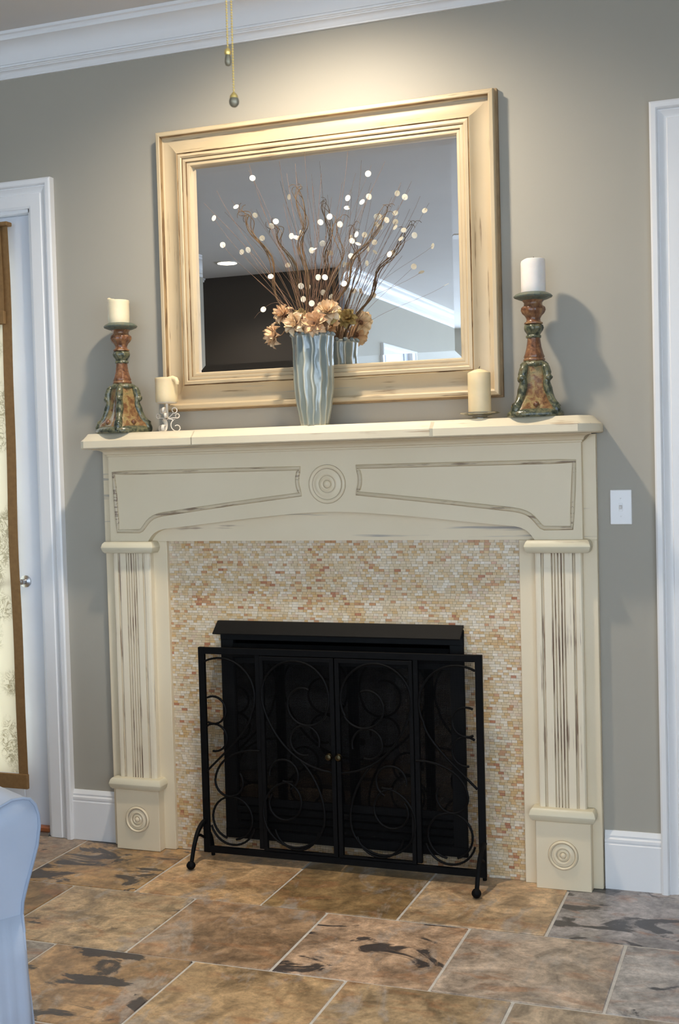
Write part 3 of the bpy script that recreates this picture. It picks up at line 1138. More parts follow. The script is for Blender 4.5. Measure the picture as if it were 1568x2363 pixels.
for s in (-1, 1):
    dr = empty('screen_door', (0, 0, 0), 0, scr)
    b = MB()
    xa, xb = .002, .284
    for q in ((xa, xa + .016, .026, SH - .026), (xb - .014, xb, .026, SH - .026), (xa, xb, SH - .042, SH - .026), (xa, xb, .026, .035)):
        x0, x1 = sorted((s * q[0], s * q[1]))
        e_ = .0006 if q[1] - q[0] > .1 else 0
        bar(b, x0, x1, q[2] + e_, q[3] - e_, -.011 + e_, .004 - e_)
    b.build('door_frame', M['screen_iron'], dr, bevel=.001, seg=1)
    x0, x1 = sorted((s * .014, s * .274))
    mesh_panel(dr, x0, x1, .030, SH - .036, .0065)
    k = MB().lathe([(.003, 0), (.004, .012), (.011, .016), (.014, .024), (.010, .032), (.002, .034)], 14, (s * .018, -.011, .385), axis='y')
    k.build('door_knob', M['antique_brass'], dr, smooth=True)
    up = spiral((.150, .585), .128, .128, -.35, 1.15 * PI, 26) + spiral((.112, .565), .088, .05, 1.15 * PI, 2.6 * PI, 26)
    tail = bez((.150 + .128 * math.cos(-.35), 0, .585 + .128 * math.sin(-.35)), (.255, 0, .49), (.19, 0, .34), (.018, 0, .325), 16)
    curl2 = spiral((.118, .43), .05, .058, -.6 * PI, 1.1 * PI, 22)
    low = spiral((.165, .165), .118, .118, -.9 * PI, .5 * PI, 24)
    lowl = bez((.165 + .118 * math.cos(-.9 * PI), 0, .165 + .118 * math.sin(-.9 * PI)), (.035, 0, .20), (.07, 0, .30), (.135, 0, .362), 12)
    lowc = spiral((.205, .205), .078, .05, .5 * PI, 2.2 * PI, 24)
    curl3 = spiral((.200, .305), .055, .055, -.1, 1.35 * PI, 20)
    bot = spiral((.155, .125), .085, .085, -.93 * PI, -.07 * PI, 14)
    scroll(dr, [up, tail, curl2, low, lowl, lowc, curl3, bot], s)
    # side panel scrolls
    side = [spiral((.440, .580), .135, .135, .345 * PI, 1.15 * PI, 24) , bez((.440 + .135 * math.cos(1.15 * PI), 0, .58 + .135 * math.sin(1.15 * PI)), (.325, 0, .46), (.42, 0, .38), (.503, 0, .300), 14),
            spiral((.470, .525), .050, .050, .35 * PI, 1.65 * PI, 18), spiral((.468, .425), .050, .050, .3 * PI, 1.55 * PI, 18), bez((.29, 0, .385), (.36, 0, .39), (.46, 0, .36), (.47, 0, .27), 12) + spiral((.415, .268), .055, .055, 0, -1.2 * PI, 18)[1:],
            spiral((.405, .135), .078, .078, -.4 * PI, 1.45 * PI, 26), spiral((.405, .125), .088, .088, -.92 * PI, -.08 * PI, 14)]
    scroll(scr, side, s)
    x0, x1 = sorted((s * .300, s * (HW - BW + .004)))
    mesh_panel(scr, x0, x1, .03, SH - .02, .0065)
    # foot: S-curved strap with a ball toe
    leg = bez((s * (HW - .006), 0, .115), (s * (HW - .004), -.045, .112), (s * (HW - .006), -.085, .085), (s * (HW - .006), -.115, .004), 14)
    ft = MB().tube(leg + [(s * (HW - .006), -.122, -.012)], lambda q: .0095 - .002 * q, 8)
    fo = ft.build('foot', M['screen_iron'], scr, smooth=True)
    tb = MB().lathe([(.001, -.0165), (.010, -.013), (.0155, -.005), (.0165, 0), (.0155, .005), (.010, .013), (.001, .0165)], 14, (s * (HW - .006), -.124, -.0115))
    tb.build('toe_ball', M['screen_iron'], fo, smooth=True)
    MB().tube([(s * (HW - .006), -.008, .055), (s * (HW - .006), -.045, .075), (s * (HW - .006), -.072, .080)], .005, 6).build('foot_brace', M['screen_iron'], fo, smooth=True)
    leg = [(x - s * .01, -y * .3, z * .6) for x, y, z in leg]
    MB().tube(leg + [(s * (HW - .016), .036, -.022)], lambda q: .0095 - .002 * q, 8).build('rear_foot', M['screen_iron'], scr, smooth=True)

# ------------------------------------------------------------------ mirror
MX0, MX1, MZ0, MZ1 = -.645, .612, 1.645, 2.655
mir = tag(empty('wall_mirror', (0, 0, MZ0)), 'large mirror in a distressed cream wooden frame above the mantel', 'mirror')
MBW = .132
FP = [(0, 0), (0, .044), (.003, .048), (.014, .050), (.017, .0485), (.0178, .028), (.022, .0225), (.034, .0215), (.048, .024), (.062, .030), (.074, .039), (.080, .045), (.084, .047), (.087, .043), (.089, .046), (.099, .048),
      (.103, .045), (.105, .040), (.110, .041), (.116, .040), (.118, .033), (.122, .034), (.129, .032), (.132, .026), (.132, 0)]
cx = [(MX0, MZ0), (MX1, MZ0), (MX1, MZ1), (MX0, MZ1)]
dirs = [((0, 1)), ((-1, 0)), ((0, -1)), ((1, 0))]


def crn(i, o_):
    sx = 1 if i in (0, 3) else -1
    sz = 1 if i in (0, 1) else -1
    return cx[i][0] + sx * o_, cx[i][1] + sz * o_


for i in range(4):
    j = (i + 1) % 4
    vs = []
    for e in (i, j):
        for o_, d in FP:
            x, z = crn(e, o_)
            vs.append((x, -d - .004, z - MZ0))
    n = len(FP)
    MB().add(vs, [(k, (k + 1) % n, (k + 1) % n + n, k + n) for k in range(n)]).build('frame_rail', M['frame_x' if i in (0, 2) else 'frame_z'], mir, smooth=True, angle=30)
    ro = C.objects[-1]
    ro.data.materials.append(M['frame_groove_x' if i in (0, 2) else 'frame_groove_z'])
    for k, p in enumerate(ro.data.polygons):
        if k < n and any(abs(FP[k][0] - g_) < .0004 for g_ in (.017, .084, .087, .103, .116)):
            p.material_index = 1
# backing strip wider than the face on the outer edge
b = MB()
e = .006
for x0, x1, z0, z1 in ((MX0 - e, MX1 + e, -e, .03), (MX0 - e, MX1 + e, MZ1 - MZ0 - .03, MZ1 - MZ0 + e), (MX0 - e, MX0 + .03, .0301, MZ1 - MZ0 - .0301), (MX1 - .03, MX1 + e, .0301, MZ1 - MZ0 - .0301)):
    b.box(x0, x1, -.022, -.001, z0, z1)
b.build('frame_back', M['frame_side'], mir)
GX0, GX1, GZ0, GZ1 = MX0 + MBW - .004, MX1 - MBW + .004, MBW - .004, MZ1 - MZ0 - MBW + .004
bv = .030
MB().add([(GX0 + bv, -.014, GZ0 + bv), (GX1 - bv, -.014, GZ0 + bv), (GX1 - bv, -.014, GZ1 - bv), (GX0 + bv, -.014, GZ1 - bv)], [(0, 1, 2, 3)]).build('mirror_glass', M['mirror_glass'], mir)
vs = [(GX0 + bv, -.014, GZ0 + bv), (GX1 - bv, -.014, GZ0 + bv), (GX1 - bv, -.014, GZ1 - bv), (GX0 + bv, -.014, GZ1 - bv)] + [(GX0, -.0123, GZ0), (GX1, -.0123, GZ0), (GX1, -.0123, GZ1), (GX0, -.0123, GZ1)]
MB().add(vs, [(k, (k + 1) % 4, (k + 1) % 4 + 4, k + 4) for k in range(4)]).build('glass_bevel', M['mirror_glass'], mir)

# ------------------------------------------------------------------ candlesticks and candles
def candlestick(loc, rz, label):
    t = tag(empty('candlestick', loc, rz), label, 'candlestick', 'carved candlesticks at the mantel ends')
    rf4 = lambda a, z: 1 + .10 * math.cos(4 * a) * max(0, (1 - z / .22))
    # foot and flaring body, four sided
    foot = [(.070, 0), (.094, .0), (.098, .006), (.096, .016), (.088, .022), (.082, .026)]
    MB().lathe(foot, 48, rf=lambda a, z: 1 + .06 * math.cos(4 * a)).build('foot_rim', M['verdigris'], t, smooth=True, angle=50)
    body = [(.084, .020), (.078, .034), (.064, .050), (.054, .070), (.047, .095), (.043, .125), (.040, .150), (.036, .168), (.031, .178)]
    MB().lathe(body, 48, rf=lambda a, z: 1 + (.13 - .4 * max(0, z - .02)) * math.cos(4 * a) + .05 * mnoise.noise(Vector((math.cos(a) * 5, math.sin(a) * 5, z * 70)))).build('base_body', M['umber_ochre'], t, smooth=True, angle=70)
    # leafy ridges at the four corners ending in scroll feet
    for k in range(4):
        a = k * PI / 2
        c, s_ = math.cos(a), math.sin(a)
        pr = [(.038, .172), (.048, .160), (.054, .142), (.053, .125), (.050, .110), (.056, .090), (.062, .072), (.072, .052), (.084, .034), (.092, .020), (.088, .010)]
        MB().tube([(c * r, s_ * r, z) for r, z in pr], lambda q: .0085 + .005 * abs(math.sin(q * 9.5)) + .003 * q, 8).build('corner_leaf', M['verdigris'], t, smooth=True, angle=80)
        for r, z, q in ((.059, .127, .0125), (.055, .150, .0095), (.086, .034, .0155), (.094, .013, .0125)):
            bd = MB().lathe([(q * math.cos(b_), q * math.sin(b_)) for b_ in [(-.5 + i / 6) * PI for i in range(7)]], 9, (c * r, s_ * r, z), rf=lambda a, zz: 1 + .22 * math.sin(3 * a + zz * 260))
            bd.build('scroll_bead', M['verdigris'], t, smooth=True, angle=80)
        # small bosses on each face
        a2 = a + PI / 4
        MB().lathe([(.010 * math.cos(b_), .010 * math.sin(b_)) for b_ in [(-.5 + i / 6) * PI for i in range(7)]], 9, (math.cos(a2) * .066, math.sin(a2) * .066, .040)).build('face_boss', M['terracotta'], t, smooth=True)
    # acanthus collar over the base
    MB().lathe([(.030, .160), (.042, .166), (.043, .172), (.036, .180), (.030, .183)], 40, rf=lambda a, z: 1 + .07 * math.cos(8 * a)).build('leaf_collar', M['verdigris'], t, smooth=True, angle=60)
    MB().lathe([(.029, .180), (.034, .183), (.034, .189), (.031, .192), (.033, .196), (.029, .206), (.024, .225), (.021, .245), (.020, .258)], 40, rf=lambda a, z: 1 + .03 * math.cos(10 * a)).build('stem', M['terracotta'], t, smooth=True, angle=60)
    MB().lathe([(.020, .256), (.024, .258), (.024, .264), (.020, .267), (.022, .272), (.028, .280), (.031, .289), (.029, .297), (.022, .301)], 40, rf=lambda a, z: 1 + .07 * math.cos(7 * a + z * 90)).build('leaf_knop', M['verdigris'], t, smooth=True, angle=60)
    MB().lathe([(.020, .299), (.030, .302), (.030, .306), (.024, .309), (.022, .318), (.026, .328), (.034, .336), (.0385, .346), (.037, .355), (.030, .362), (.029, .370), (.036, .378), (.040, .380)], 48, rf=lambda a, z: 1 + (.05 * math.cos(10 * a) if .325 < z < .36 else 0)).build('bulb', M['terracotta'], t, smooth=True, angle=60)
    MB().lathe([(.030, .376), (.046, .381), (.060, .387), (.062, .391), (.058, .396), (.050, .400), (.046, .402), (.001, .402)], 40, rf=lambda a, z: 1 + .02 * math.cos(6 * a + 1)).build('drip_pan', M['verdigris_pan'], t, smooth=True, angle=40)
    return t


LC, RC = (-.782, -.108, SZ), (.742, -.108, SZ)
candlestick(LC, .30, 'carved terracotta and green candlestick beside the small white scroll stand')
candlestick(RC, -.55, 'carved terracotta and green candlestick beside the glass dish')


def candle(name, loc, r, h, mat, label, top='flat', tilt=0, extra=None, slump=None):
    t = tag(empty(name, loc), label, 'candle', 'pillar candles on the mantel')
    prof = [(r * .97, 0), (r, .002), (r, h * .3), (r, h * .7)]
    if top == 'flat': prof += [(r, h - .006), (r * .97, h - .001), (r * .90, h), (r * .5, h - .002), (.002, h - .003)]
    elif top == 'cone': prof += [(r, h - .014), (r * .97, h - .012), (r * .5, h - .004), (.003, h)]
    elif top == 'cup': prof += [(r, h - .012), (r * 1.03, h - .006), (r * 1.0, h), (r * .90, h + .001), (r * .80, h - .006), (r * .6, h - .018), (.002, h - .021)]
    b = MB().lathe(prof, 32)
    if slump:
        b.v = [slump(*v) for v in b.v]
    b.build('wax_body', M[mat], t, smooth=True, angle=55)
    if extra: extra(t)
    wt = h - .021 if top == 'cup' else h - .003
    MB().tube([(0, 0, wt - .003), (.001, 0, wt + .006), (.003, 0, wt + .011)], .0011, 6).build('wick', M['wick'], t)
    return t


candle('pillar_candle', (LC[0] - .006, LC[1], SZ + .402), .0395, .086, 'wax_ivory', 'burnt ivory pillar candle with a wavy rim on a carved candlestick', 'cup',
       slump=lambda x, y, z: (x, y, z + (.010 * math.exp(-((x + .036) ** 2 + y * y) / .0006) - .002 * (x > 0)) * max(0, min(1, (z - .05) / .03))))
candle('pillar_candle', (RC[0] + .002, RC[1], SZ + .402), .0395, .108, 'wax_white', 'white flat-topped pillar candle on a carved candlestick', 'flat',
       slump=lambda x, y, z: (x, y, z - (.010 * max(0, -x / .04 - .35)) * (z > .08)))
# scroll stand with drooping candle
st = tag(empty('scroll_candle_stand', (-.592, -.125, SZ)), 'small white iron scroll stand holding a drooping candle', 'candle stand')
MB().lathe([(.002, .100), (.030, .100), (.038, .103), (.038, .105), (.002, .105)], 24).build('top_plate', M['white_iron'], st, smooth=True, angle=40)
MB().tube([(0, 0, .048), (0, 0, .102)], .0052, 8).build('post', M['white_iron'], st, smooth=True)


def strap(b, pts, w=.0055, th=.0014, rot=0):
    """flat iron strap following 2D (r,z) points in the vertical plane at angle rot"""
    n_ = len(pts)
    c, s_ = math.cos(rot), math.sin(rot)
    vs = []
    for i, (r, z) in enumerate(pts):
        a, q = pts[max(0, i - 1)], pts[min(n_ - 1, i + 1)]
        tx, tz = q[0] - a[0], q[1] - a[1]
        L_ = math.hypot(tx, tz) or 1
        nx, nz = -tz / L_, tx / L_
        for sgn, wd_ in ((1, w), (1, -w), (-1, -w), (-1, w)):
            rr, zz = r + nx * th * sgn, z + nz * th * sgn
            vs.append((c * rr - s_ * wd_, s_ * rr + c * wd_, zz))
    fs = []
    for i in range(n_ - 1):
        fs += [(i * 4 + k, i * 4 + (k + 1) % 4, (i + 1) * 4 + (k + 1) % 4, (i + 1) * 4 + k) for k in range(4)]
    fs += [(3, 2, 1, 0), tuple((n_ - 1) * 4 + k for k in range(4))]
    b.add(vs, fs)


def sp2(c, r0, r1, a0, a1, n=20):
    return [(p[0], p[2]) for p in spiral(c, r0, r1, a0, a1, n)]


for k in range(3):
    rot = 2.72 + k * 2 * PI / 3
    b = MB()
    strap(b, [(.0, .048)] + sp2((.030, .0215), .0215, .0215, .62 * PI, -.1 * PI + 2 * PI - 2 * PI, 4)[:1] + sp2((.034, .0225), .0225, .0215, .60 * PI, 1.5 * PI, 12) + sp2((.034, .0125), .0115, .010, -.5 * PI, .75 * PI, 12), rot=rot)
    b.build('scroll_leg', M['white_iron'], st, smooth=True, angle=50)
    b = MB()
    strap(b, [(.002, .048), (.012, .056), (.022, .066)] + sp2((.026, .0765), .0105, .0075, -.45 * PI, 1.35 * PI, 16), rot=rot, w=.004)
    strap(b, [(.002, .048), (.018, .049), (.030, .050)] + sp2((.038, .057), .0085, .0065, -.5 * PI, 1.2 * PI, 14), rot=rot + .25, w=.004)
    b.build('scroll_curl', M['white_iron'], st, smooth=True, angle=50)


def drip(t):
    pts = [(.020, -.012, .082), (.034, -.014, .084), (.047, -.015, .079), (.052, -.0155, .070), (.051, -.015, .062)]
    MB().tube(pts, lambda q: .011 - .002 * abs(q - .5) - .003 * q, 10).build('wax_drip', M['wax_cream'], t, smooth=True)


candle('pillar_candle', (-.592, -.125, SZ + .105), .040, .088, 'wax_cream', 'short cream candle with melted lip sagging sideways on white scroll stand', 'cup', extra=drip)
# glass dish with pillar candle
ds = tag(empty('glass_dish', (.562, -.125, SZ)), 'clear footed glass dish under a cream pillar candle', 'dish')
MB().lathe([(.040, 0), (.042, .003), (.026, .006), (.024, .010), (.040, .013), (.062, .018), (.066, .021), (.062, .0215), (.040, .0165), (.002, .0155)], 36).build('dish_bowl', M['dish_glass'], ds, smooth=True, angle=50)
MB().tube([(.065 * math.cos(a), .065 * math.sin(a), .0212) for a in [2 * PI * i / 40 for i in range(40)]], .0021, 8, closed=True).build('dish_rim', M['rim_glass'], ds, smooth=True)
MB().tube([(.041 * math.cos(a), .041 * math.sin(a), .0022) for a in [2 * PI * i / 36 for i in range(36)]], .002, 8, closed=True).build('dish_foot', M['rim_glass'], ds, smooth=True)
candle('pillar_candle', (.562, -.125, SZ + .0155), .0375, .150, 'wax_cream', 'tall smooth cream pillar candle standing on the clear glass dish', 'cone')

# ------------------------------------------------------------------ vase and dried arrangement
VX, VY = -.015, -.140
vase = tag(empty('vase', (VX, VY, SZ)), 'tall blue-grey glazed ceramic vase with wavy vertical ribs', 'vase')
NR, NV, NSEG = 15, 40, 150
prof = []
for i in range(NV + 1):
    q = i / NV
    r = .046 + .021 * math.sin(min(1, q / .55) * PI / 2) + .004 * max(0, (q - .85) / .15)
    prof.append((r, .312 * q))
vs, fs, rib = [], [], []
for i, (r, z) in enumerate(prof):
    for k in range(NSEG):
        a = 2 * PI * k / NSEG
        ph_ = a * NR + .45 * math.sin(z * 38 + 2.3 * math.sin(a * 3)) + .28 * math.sin(z * 90 + a * 5)
        c = .5 + .5 * math.cos(ph_)
        rd = c ** 5
        rr = r * (1 + .055 * rd - .012 * (1 - c)) * (1 + (.05 * math.cos(ph_) if i == NV else 0))
        vs.append((rr * math.cos(a), rr * math.sin(a), z + (.004 * rd if i >= NV - 1 else 0)))
        rib.append(min(1, c ** 9) * .8 + (.3 if i > NV - 2 else 0))
for i in range(NV):
    fs += [(i * NSEG + k, i * NSEG + (k + 1) % NSEG, (i + 1) * NSEG + (k + 1) % NSEG, (i + 1) * NSEG + k) for k in range(NSEG)]
o_ = len(vs)
for i in range(NV, 2, -1):
    r, z = prof[i]
    for k in range(NSEG):
        a = 2 * PI * k / NSEG
        vs.append(((r - .006) * math.cos(a), (r - .006) * math.sin(a), z - (.001 if i == NV else 0)))
        rib.append(0)
base = o_
m_ = NV - 2
fs += [(NV * NSEG + k, NV * NSEG + (k + 1) % NSEG, o_ + (k + 1) % NSEG, o_ + k) for k in range(NSEG)]
for i in range(m_ - 1):
    fs += [(o_ + i * NSEG + k, o_ + i * NSEG + (k + 1) % NSEG, o_ + (i + 1) * NSEG + (k + 1) % NSEG, o_ + (i + 1) * NSEG + k) for k in range(NSEG)]
fs.append(tuple(range(NSEG))[::-1])
fs.append(tuple(o_ + (m_ - 1) * NSEG + k for k in range(NSEG)))
me = bpy.data.meshes.new('vase_body')
me.from_pydata(vs, [], fs)
bm = bmesh.new(); bm.from_mesh(me); bmesh.ops.recalc_face_normals(bm, faces=bm.faces); bm.to_mesh(me); bm.free()
at2 = me.attributes.new('rib', 'FLOAT', 'POINT')
at2.data.foreach_set('value', rib)
me.materials.append(M['vase_glaze'])
for p in me.polygons: p.use_smooth = True
vb = bpy.data.objects.new('vase_body', me)
C.objects.link(vb)
vb.parent = vase
# rounded beads along the scalloped lip
b = MB()
for k in range(NR):
    a = 2 * PI * k / NR - (.45 * math.sin(.312 * 38)) / NR
    b.lathe([(.0085 * math.cos(q), .0075 * math.sin(q)) for q in [(-.5 + i / 6) * PI for i in range(7)]], 8, (.0715 * math.cos(a), .0715 * math.sin(a), .311))
o = b.build('scalloped_lip', M['vase_glaze'], vase, smooth=True, angle=80)
VT = SZ + .312

# flowers: layered petals on a wire stem
def petal_mesh(L_, w, cup, curl):
    vs, fs = [], []
    nu, nv = 5, 4
    for i in range(nu + 1):
        u = i / nu
        half_ = w * (math.sin(PI * (.10 + .80 * u ** 1.35)) ** .9) * (1.0 if u < .95 else .55)
        for j in range(nv + 1):
            q = j / nv * 2 - 1
            x = L_ * u
            z = cup * L_ * u * u - curl * L_ * max(0, u - .6) ** 2 * 3 + .55 * w * q * q * (.4 + u)
            vs.append((x, half_ * q, z))
    for i in range(nu):
        fs += [(i * (nv + 1) + j, (i + 1) * (nv + 1) + j, (i + 1) * (nv + 1) + j + 1, i * (nv + 1) + j + 1) for j in range(nv)]
    return vs, fs


PM = {}


def petal_obj(key, mat, args, parent):
    if key not in PM:
        vs, fs = petal_mesh(*args)
        me = bpy.data.meshes.new('petal')
        me.from_pydata(vs, [], fs)
        me.materials.append(M[mat])
        al = me.attributes.new('along', 'FLOAT', 'POINT')
        al.data.foreach_set('value', [(i // 5) / 5 for i in range(len(vs))])
        for p in me.polygons: p.use_smooth = True
        PM[key] = me
    o = bpy.data.objects.new('petal', PM[key])
    C.objects.link(o)
    o.parent = parent
    return o


# obstacles already standing in the arrangement, as exact triangle trees
from mathutils.bvhtree import BVHTree
OBST = []


def tree(vs, fs):
    vs = [Vector(v) for v in vs]
    lo = [min(v[i] for v in vs) for i in range(3)]
    hi = [max(v[i] for v in vs) for i in range(3)]
    return BVHTree.FromPolygons(vs, fs), lo, hi


def hits(T):
    n_ = 0
    for A in OBST:
        if all(A[1][i] <= T[2][i] and T[1][i] <= A[2][i] for i in range(3)):
            n_ += len(A[0].overlap(T[0]))
    return n_


for o_v in (vb, vase.children[-1]):
    OBST.append(tree([v.co + Vector((VX, VY, SZ)) for v in o_v.data.vertices], [list(p.vertices) for p in o_v.data.polygons]))


def smooth_path(P, n_):
    """Catmull-Rom curve through the points P"""
    P = [Vector(p) for p in P]
    out = []
    for i in range(len(P) - 1):
        p0, p1, p2, p3 = P[max(0, i - 1)], P[i], P[i + 1], P[min(len(P) - 1, i + 2)]
        for k in range(n_):
            u = k / n_
            out.append(.5 * ((2 * p1) + (p2 - p0) * u + (2 * p0 - 5 * p1 + 4 * p2 - p3) * u * u + (3 * p1 - p0 - 3 * p2 + p3) * u ** 3))
    return out + [P[-1]]


def mouth_of(tip, jit=.006):
    """where a stem toward tip leaves the vase (always inside the rim), and its foot inside the vase"""
    sx = max(-1, min(1, (tip.x - VX) / .40)) * .046 + R.uniform(-jit, jit)
    sy = max(-1, min(1, (tip.y - VY) / .075)) * .040 + R.uniform(-jit, jit)
    l_ = math.hypot(sx, sy)
    k = min(1, .050 / l_) if l_ else 1
    m = Vector((VX + sx * k, VY + sy * k, VT - .002))
    return m, Vector((VX + sx * k * .55, VY + sy * k * .55, SZ + .11))


def flower_parts(pos, aim, r):
    q = Vector(aim).normalized().to_track_quat('Z', 'Y')
    mats = []
    vs, fs = [], []
    rings = [(8, r, .29, .25, .9), (7, r * .88, .31, .65, .8), (6, r * .70, .34, 1.15, .5), (5, r * .48, .38, 2.0, .2)]
    for ri, (n_, L_, w, cup, curl) in enumerate(rings):
        pv, pf = petal_mesh(L_, L_ * w, cup * .8, curl)
        for k in range(n_):
            e = Euler((R.uniform(-.25, .25), R.uniform(-.28, .15), 2 * PI * (k + .5 * (ri % 2)) / n_ + R.uniform(-.2, .2)))
            m = q.to_matrix().to_4x4() @ Matrix.Translation((0, 0, .002 * ri)) @ e.to_matrix().to_4x4()
            mats.append((ri, (L_, L_ * w, cup * .8, curl), m))
            o_ = len(vs)
            vs += [m @ Vector(v) + pos for v in pv]
            fs += [[i + o_ for i in f] for f in pf]
    bk = -Vector(aim).normalized()
    u = Vector((pos.x - VX, pos.y - VY, 0))
    rad = u.length
    u = u.normalized()
    V0 = Vector((VX, VY, 0))
    way = [pos, pos + bk * .018]
    if pos.z < VT + .035 and rad > .075:          # lies over the lip before dropping in
        way += [V0 + u * .088 + Vector((0, 0, VT + .020)), V0 + u * .062 + Vector((0, 0, VT + .017))]
    way += [V0 + u * min(rad * .75, .046) + Vector((0, 0, VT - .012)), V0 + u * .032 + Vector((0, 0, VT - .06)), V0 + u * .022 + Vector((0, 0, SZ + .12))]
    st_ = smooth_path(way, 5)
    b = MB().tube(st_, .0022, 6)
    o_ = len(vs)
    T = tree(vs + b.v, fs + [[i + o_ for i in f] for f in b.f])
    return q, mats, st_, T


def flower(place, aim, r, mat, label, group):
    """place(k) gives the spot for trial k; the first spot clear of vase and other stems is taken"""
    best = None
    for k in range(90):
        pos = Vector(place(k / 90))
        c = flower_parts(pos, aim, r)
        h_ = hits(c[3])
        if best is None or h_ < best[0]: best = (h_, pos, c)
        if h_ == 0: break
    h_, pos, (q, mats, st_, T) = best
    OBST.append(T)
    t = tag(empty('dried_flower', tuple(pos)), label, 'dried flower', group)
    for ri, args, m in mats:
        o = petal_obj((mat, ri, round(r, 3)), mat, args, t)
        o.matrix_local = m
    h = MB().lathe([(.006, -.008), (.010, -.002), (.007, .006), (.002, .010)], 9).build('flower_heart', M['flower_heart'], t, smooth=True)
    h.rotation_euler = q.to_euler()
    MB().tube([p - pos for p in st_], .0022, 6).build('stem', M['twig_brown'], t, smooth=True)
    return t


def on_ray(px, py, y):
    return lambda a: at(px + R.uniform(-9, 9) * a, py + R.uniform(-10, 6) * a, y=y + R.uniform(-.035, .025) * a)


fl = [((638, 774), -.180, (-1, -.55, -.05), .046, 'petal_peach', 'peach dried flower drooping over the vase\'s outer side, facing the white scroll stand'),
      ((727, 746), -.226, (.05, -1, .05), .047, 'petal_peach', 'large peach dried flower over the middle of the vase rim'),
      ((682, 748), -.212, (-.25, -1, .25), .044, 'petal_cream', 'open cream dried flower with wide petals low on the vase rim'),
      ((757, 720), -.185, (.25, -.8, .5), .047, 'petal_cream', 'pale blush dried flower topmost above the vase'),
      ((660, 728), -.165, (-.5, -.7, .6), .040, 'petal_peach', 'shaded peach dried flower tucked behind the drooping one')]
for (px, py), y, aim, r, mat, lab in fl:
    flower(on_ray(px, py, y), aim, r, mat, lab, 'dried flowers in the vase')
for x, z, y, aim, r, mat, lab in [(-.070, 1.938, -.098, (-.3, 1, .2), .038, 'petal_ochre', 'ochre dried flower facing the mirror behind the shaded peach flower'),
                                  (.040, 1.948, -.096, (.2, 1, .25), .038, 'petal_ochre', 'ochre dried flower facing the mirror behind the blush flower'),
                                  (-.012, 1.926, -.060, (0, 1, .05), .036, 'petal_peach', 'tan dried flower pressed low behind the vase rim')]:
    flower(lambda a, x=x, y=y, z=z: (x + R.uniform(-.02, .02) * a, y + R.uniform(-.015, .012) * a, z + R.uniform(-.01, .02) * a), aim, r, mat, lab, 'dried flowers in the vase')


# curly willow: bundles of wavy strands, each branch one thing
def willow_strands(pxs, y, strands, spread, a):
    ys = [VY + (y - VY) * (i + 1) / len(pxs) + R.uniform(-.02, .02) * a for i in range(len(pxs))]
    dx = R.uniform(-7, 7) * a
    P = [at(px + dx, py, y=yy) for (px, py), yy in zip(pxs, ys)]
    m, base = mouth_of(P[1], .004 + .010 * a)
    P = [base, m] + P
    line = smooth_path(P, 12)
    out = []
    for s_ in range(strands):
        ph_, fr = R.uniform(0, 6.3), R.uniform(9, 15)
        n_ = int((len(line) - 1) * R.uniform(.92, 1))
        pts = []
        for k in range(0, n_ + 1, 2):
            q = k / len(line)
            amp = spread * (.25 if q < .3 else .25 + 2.2 * (q - .3))
            pts.append(line[k] + Vector((math.sin(ph_ + fr * q) * amp, math.cos(ph_ * 1.7 + fr * .8 * q) * amp, math.sin(ph_ * 2.1 + fr * 1.1 * q) * amp * .8)))
        d = (pts[-1] - pts[-4]).normalized()
        for k in range(5):
            a_ = k * .5 * (1 if s_ % 2 else -1)
            pts.append(pts[-1] + Vector((d.x * math.cos(a_) - d.z * math.sin(a_), d.y, d.x * math.sin(a_) + d.z * math.cos(a_))) * .007)
        out.append(pts)
    return base, out


WR = lambda q: .0024 * (1 - .75 * q) + .0003


def willow(pxs, y, label, strands=4, spread=.009):
    best = None
    for k in range(160):
        base, out = willow_strands(pxs, y, strands, spread, k / 60)
        b = MB()
        for pts in out: b.tube(pts, lambda q: WR(q) + .0006, 5)
        T = tree(b.v, b.f)
        h_ = hits(T)
        if best is None or h_ < best[0]: best = (h_, base, out, T)
        if h_ == 0: break
    h_, base, out, T = best
    OBST.append(T)
    t = tag(empty('curly_branch', tuple(base)), label, 'branch', 'curly willow branches in the vase')
    for pts in out:
        MB().tube([p - base for p in pts], WR, 5).build('twig_strand', M['willow'], t, smooth=True)


willow([(672, 735), (634, 680), (624, 590), (582, 535), (574, 500), (548, 488)], -.15, 'curly brown willow branch bending far toward the white scroll stand', 5)
willow([(708, 715), (712, 640), (692, 570), (703, 520), (694, 470), (688, 440)], -.14, 'curly brown willow branch rising almost straight from the vase', 5)
willow([(768, 705), (800, 660), (812, 600), (850, 560), (876, 515), (888, 480)], -.16, 'curly brown willow branch leaning toward the glass dish', 5)
willow([(748, 690), (770, 640), (788, 590), (776, 540), (790, 495)], -.09, 'thin curly willow branch between the taller branches', 3)


def stem_curve(tip, bend, a):
    m, base = mouth_of(tip, .004 + .012 * a)
    L_ = (tip - m).length
    up = (m - base).normalized()
    c1 = m + (up * .6 + (tip - m).normalized() * .4) * (.33 * L_)
    side = Vector((-(tip - m).z, 0, (tip - m).x)) * R.uniform(-bend, bend)
    c2 = m + (tip - m) * .68 + side + Vector((0, R.uniform(-.02, .02) * a, 0))
    return base, [base] + [Vector(p) for p in bez(tuple(m), tuple(c1), tuple(c2), tuple(tip), 14)]


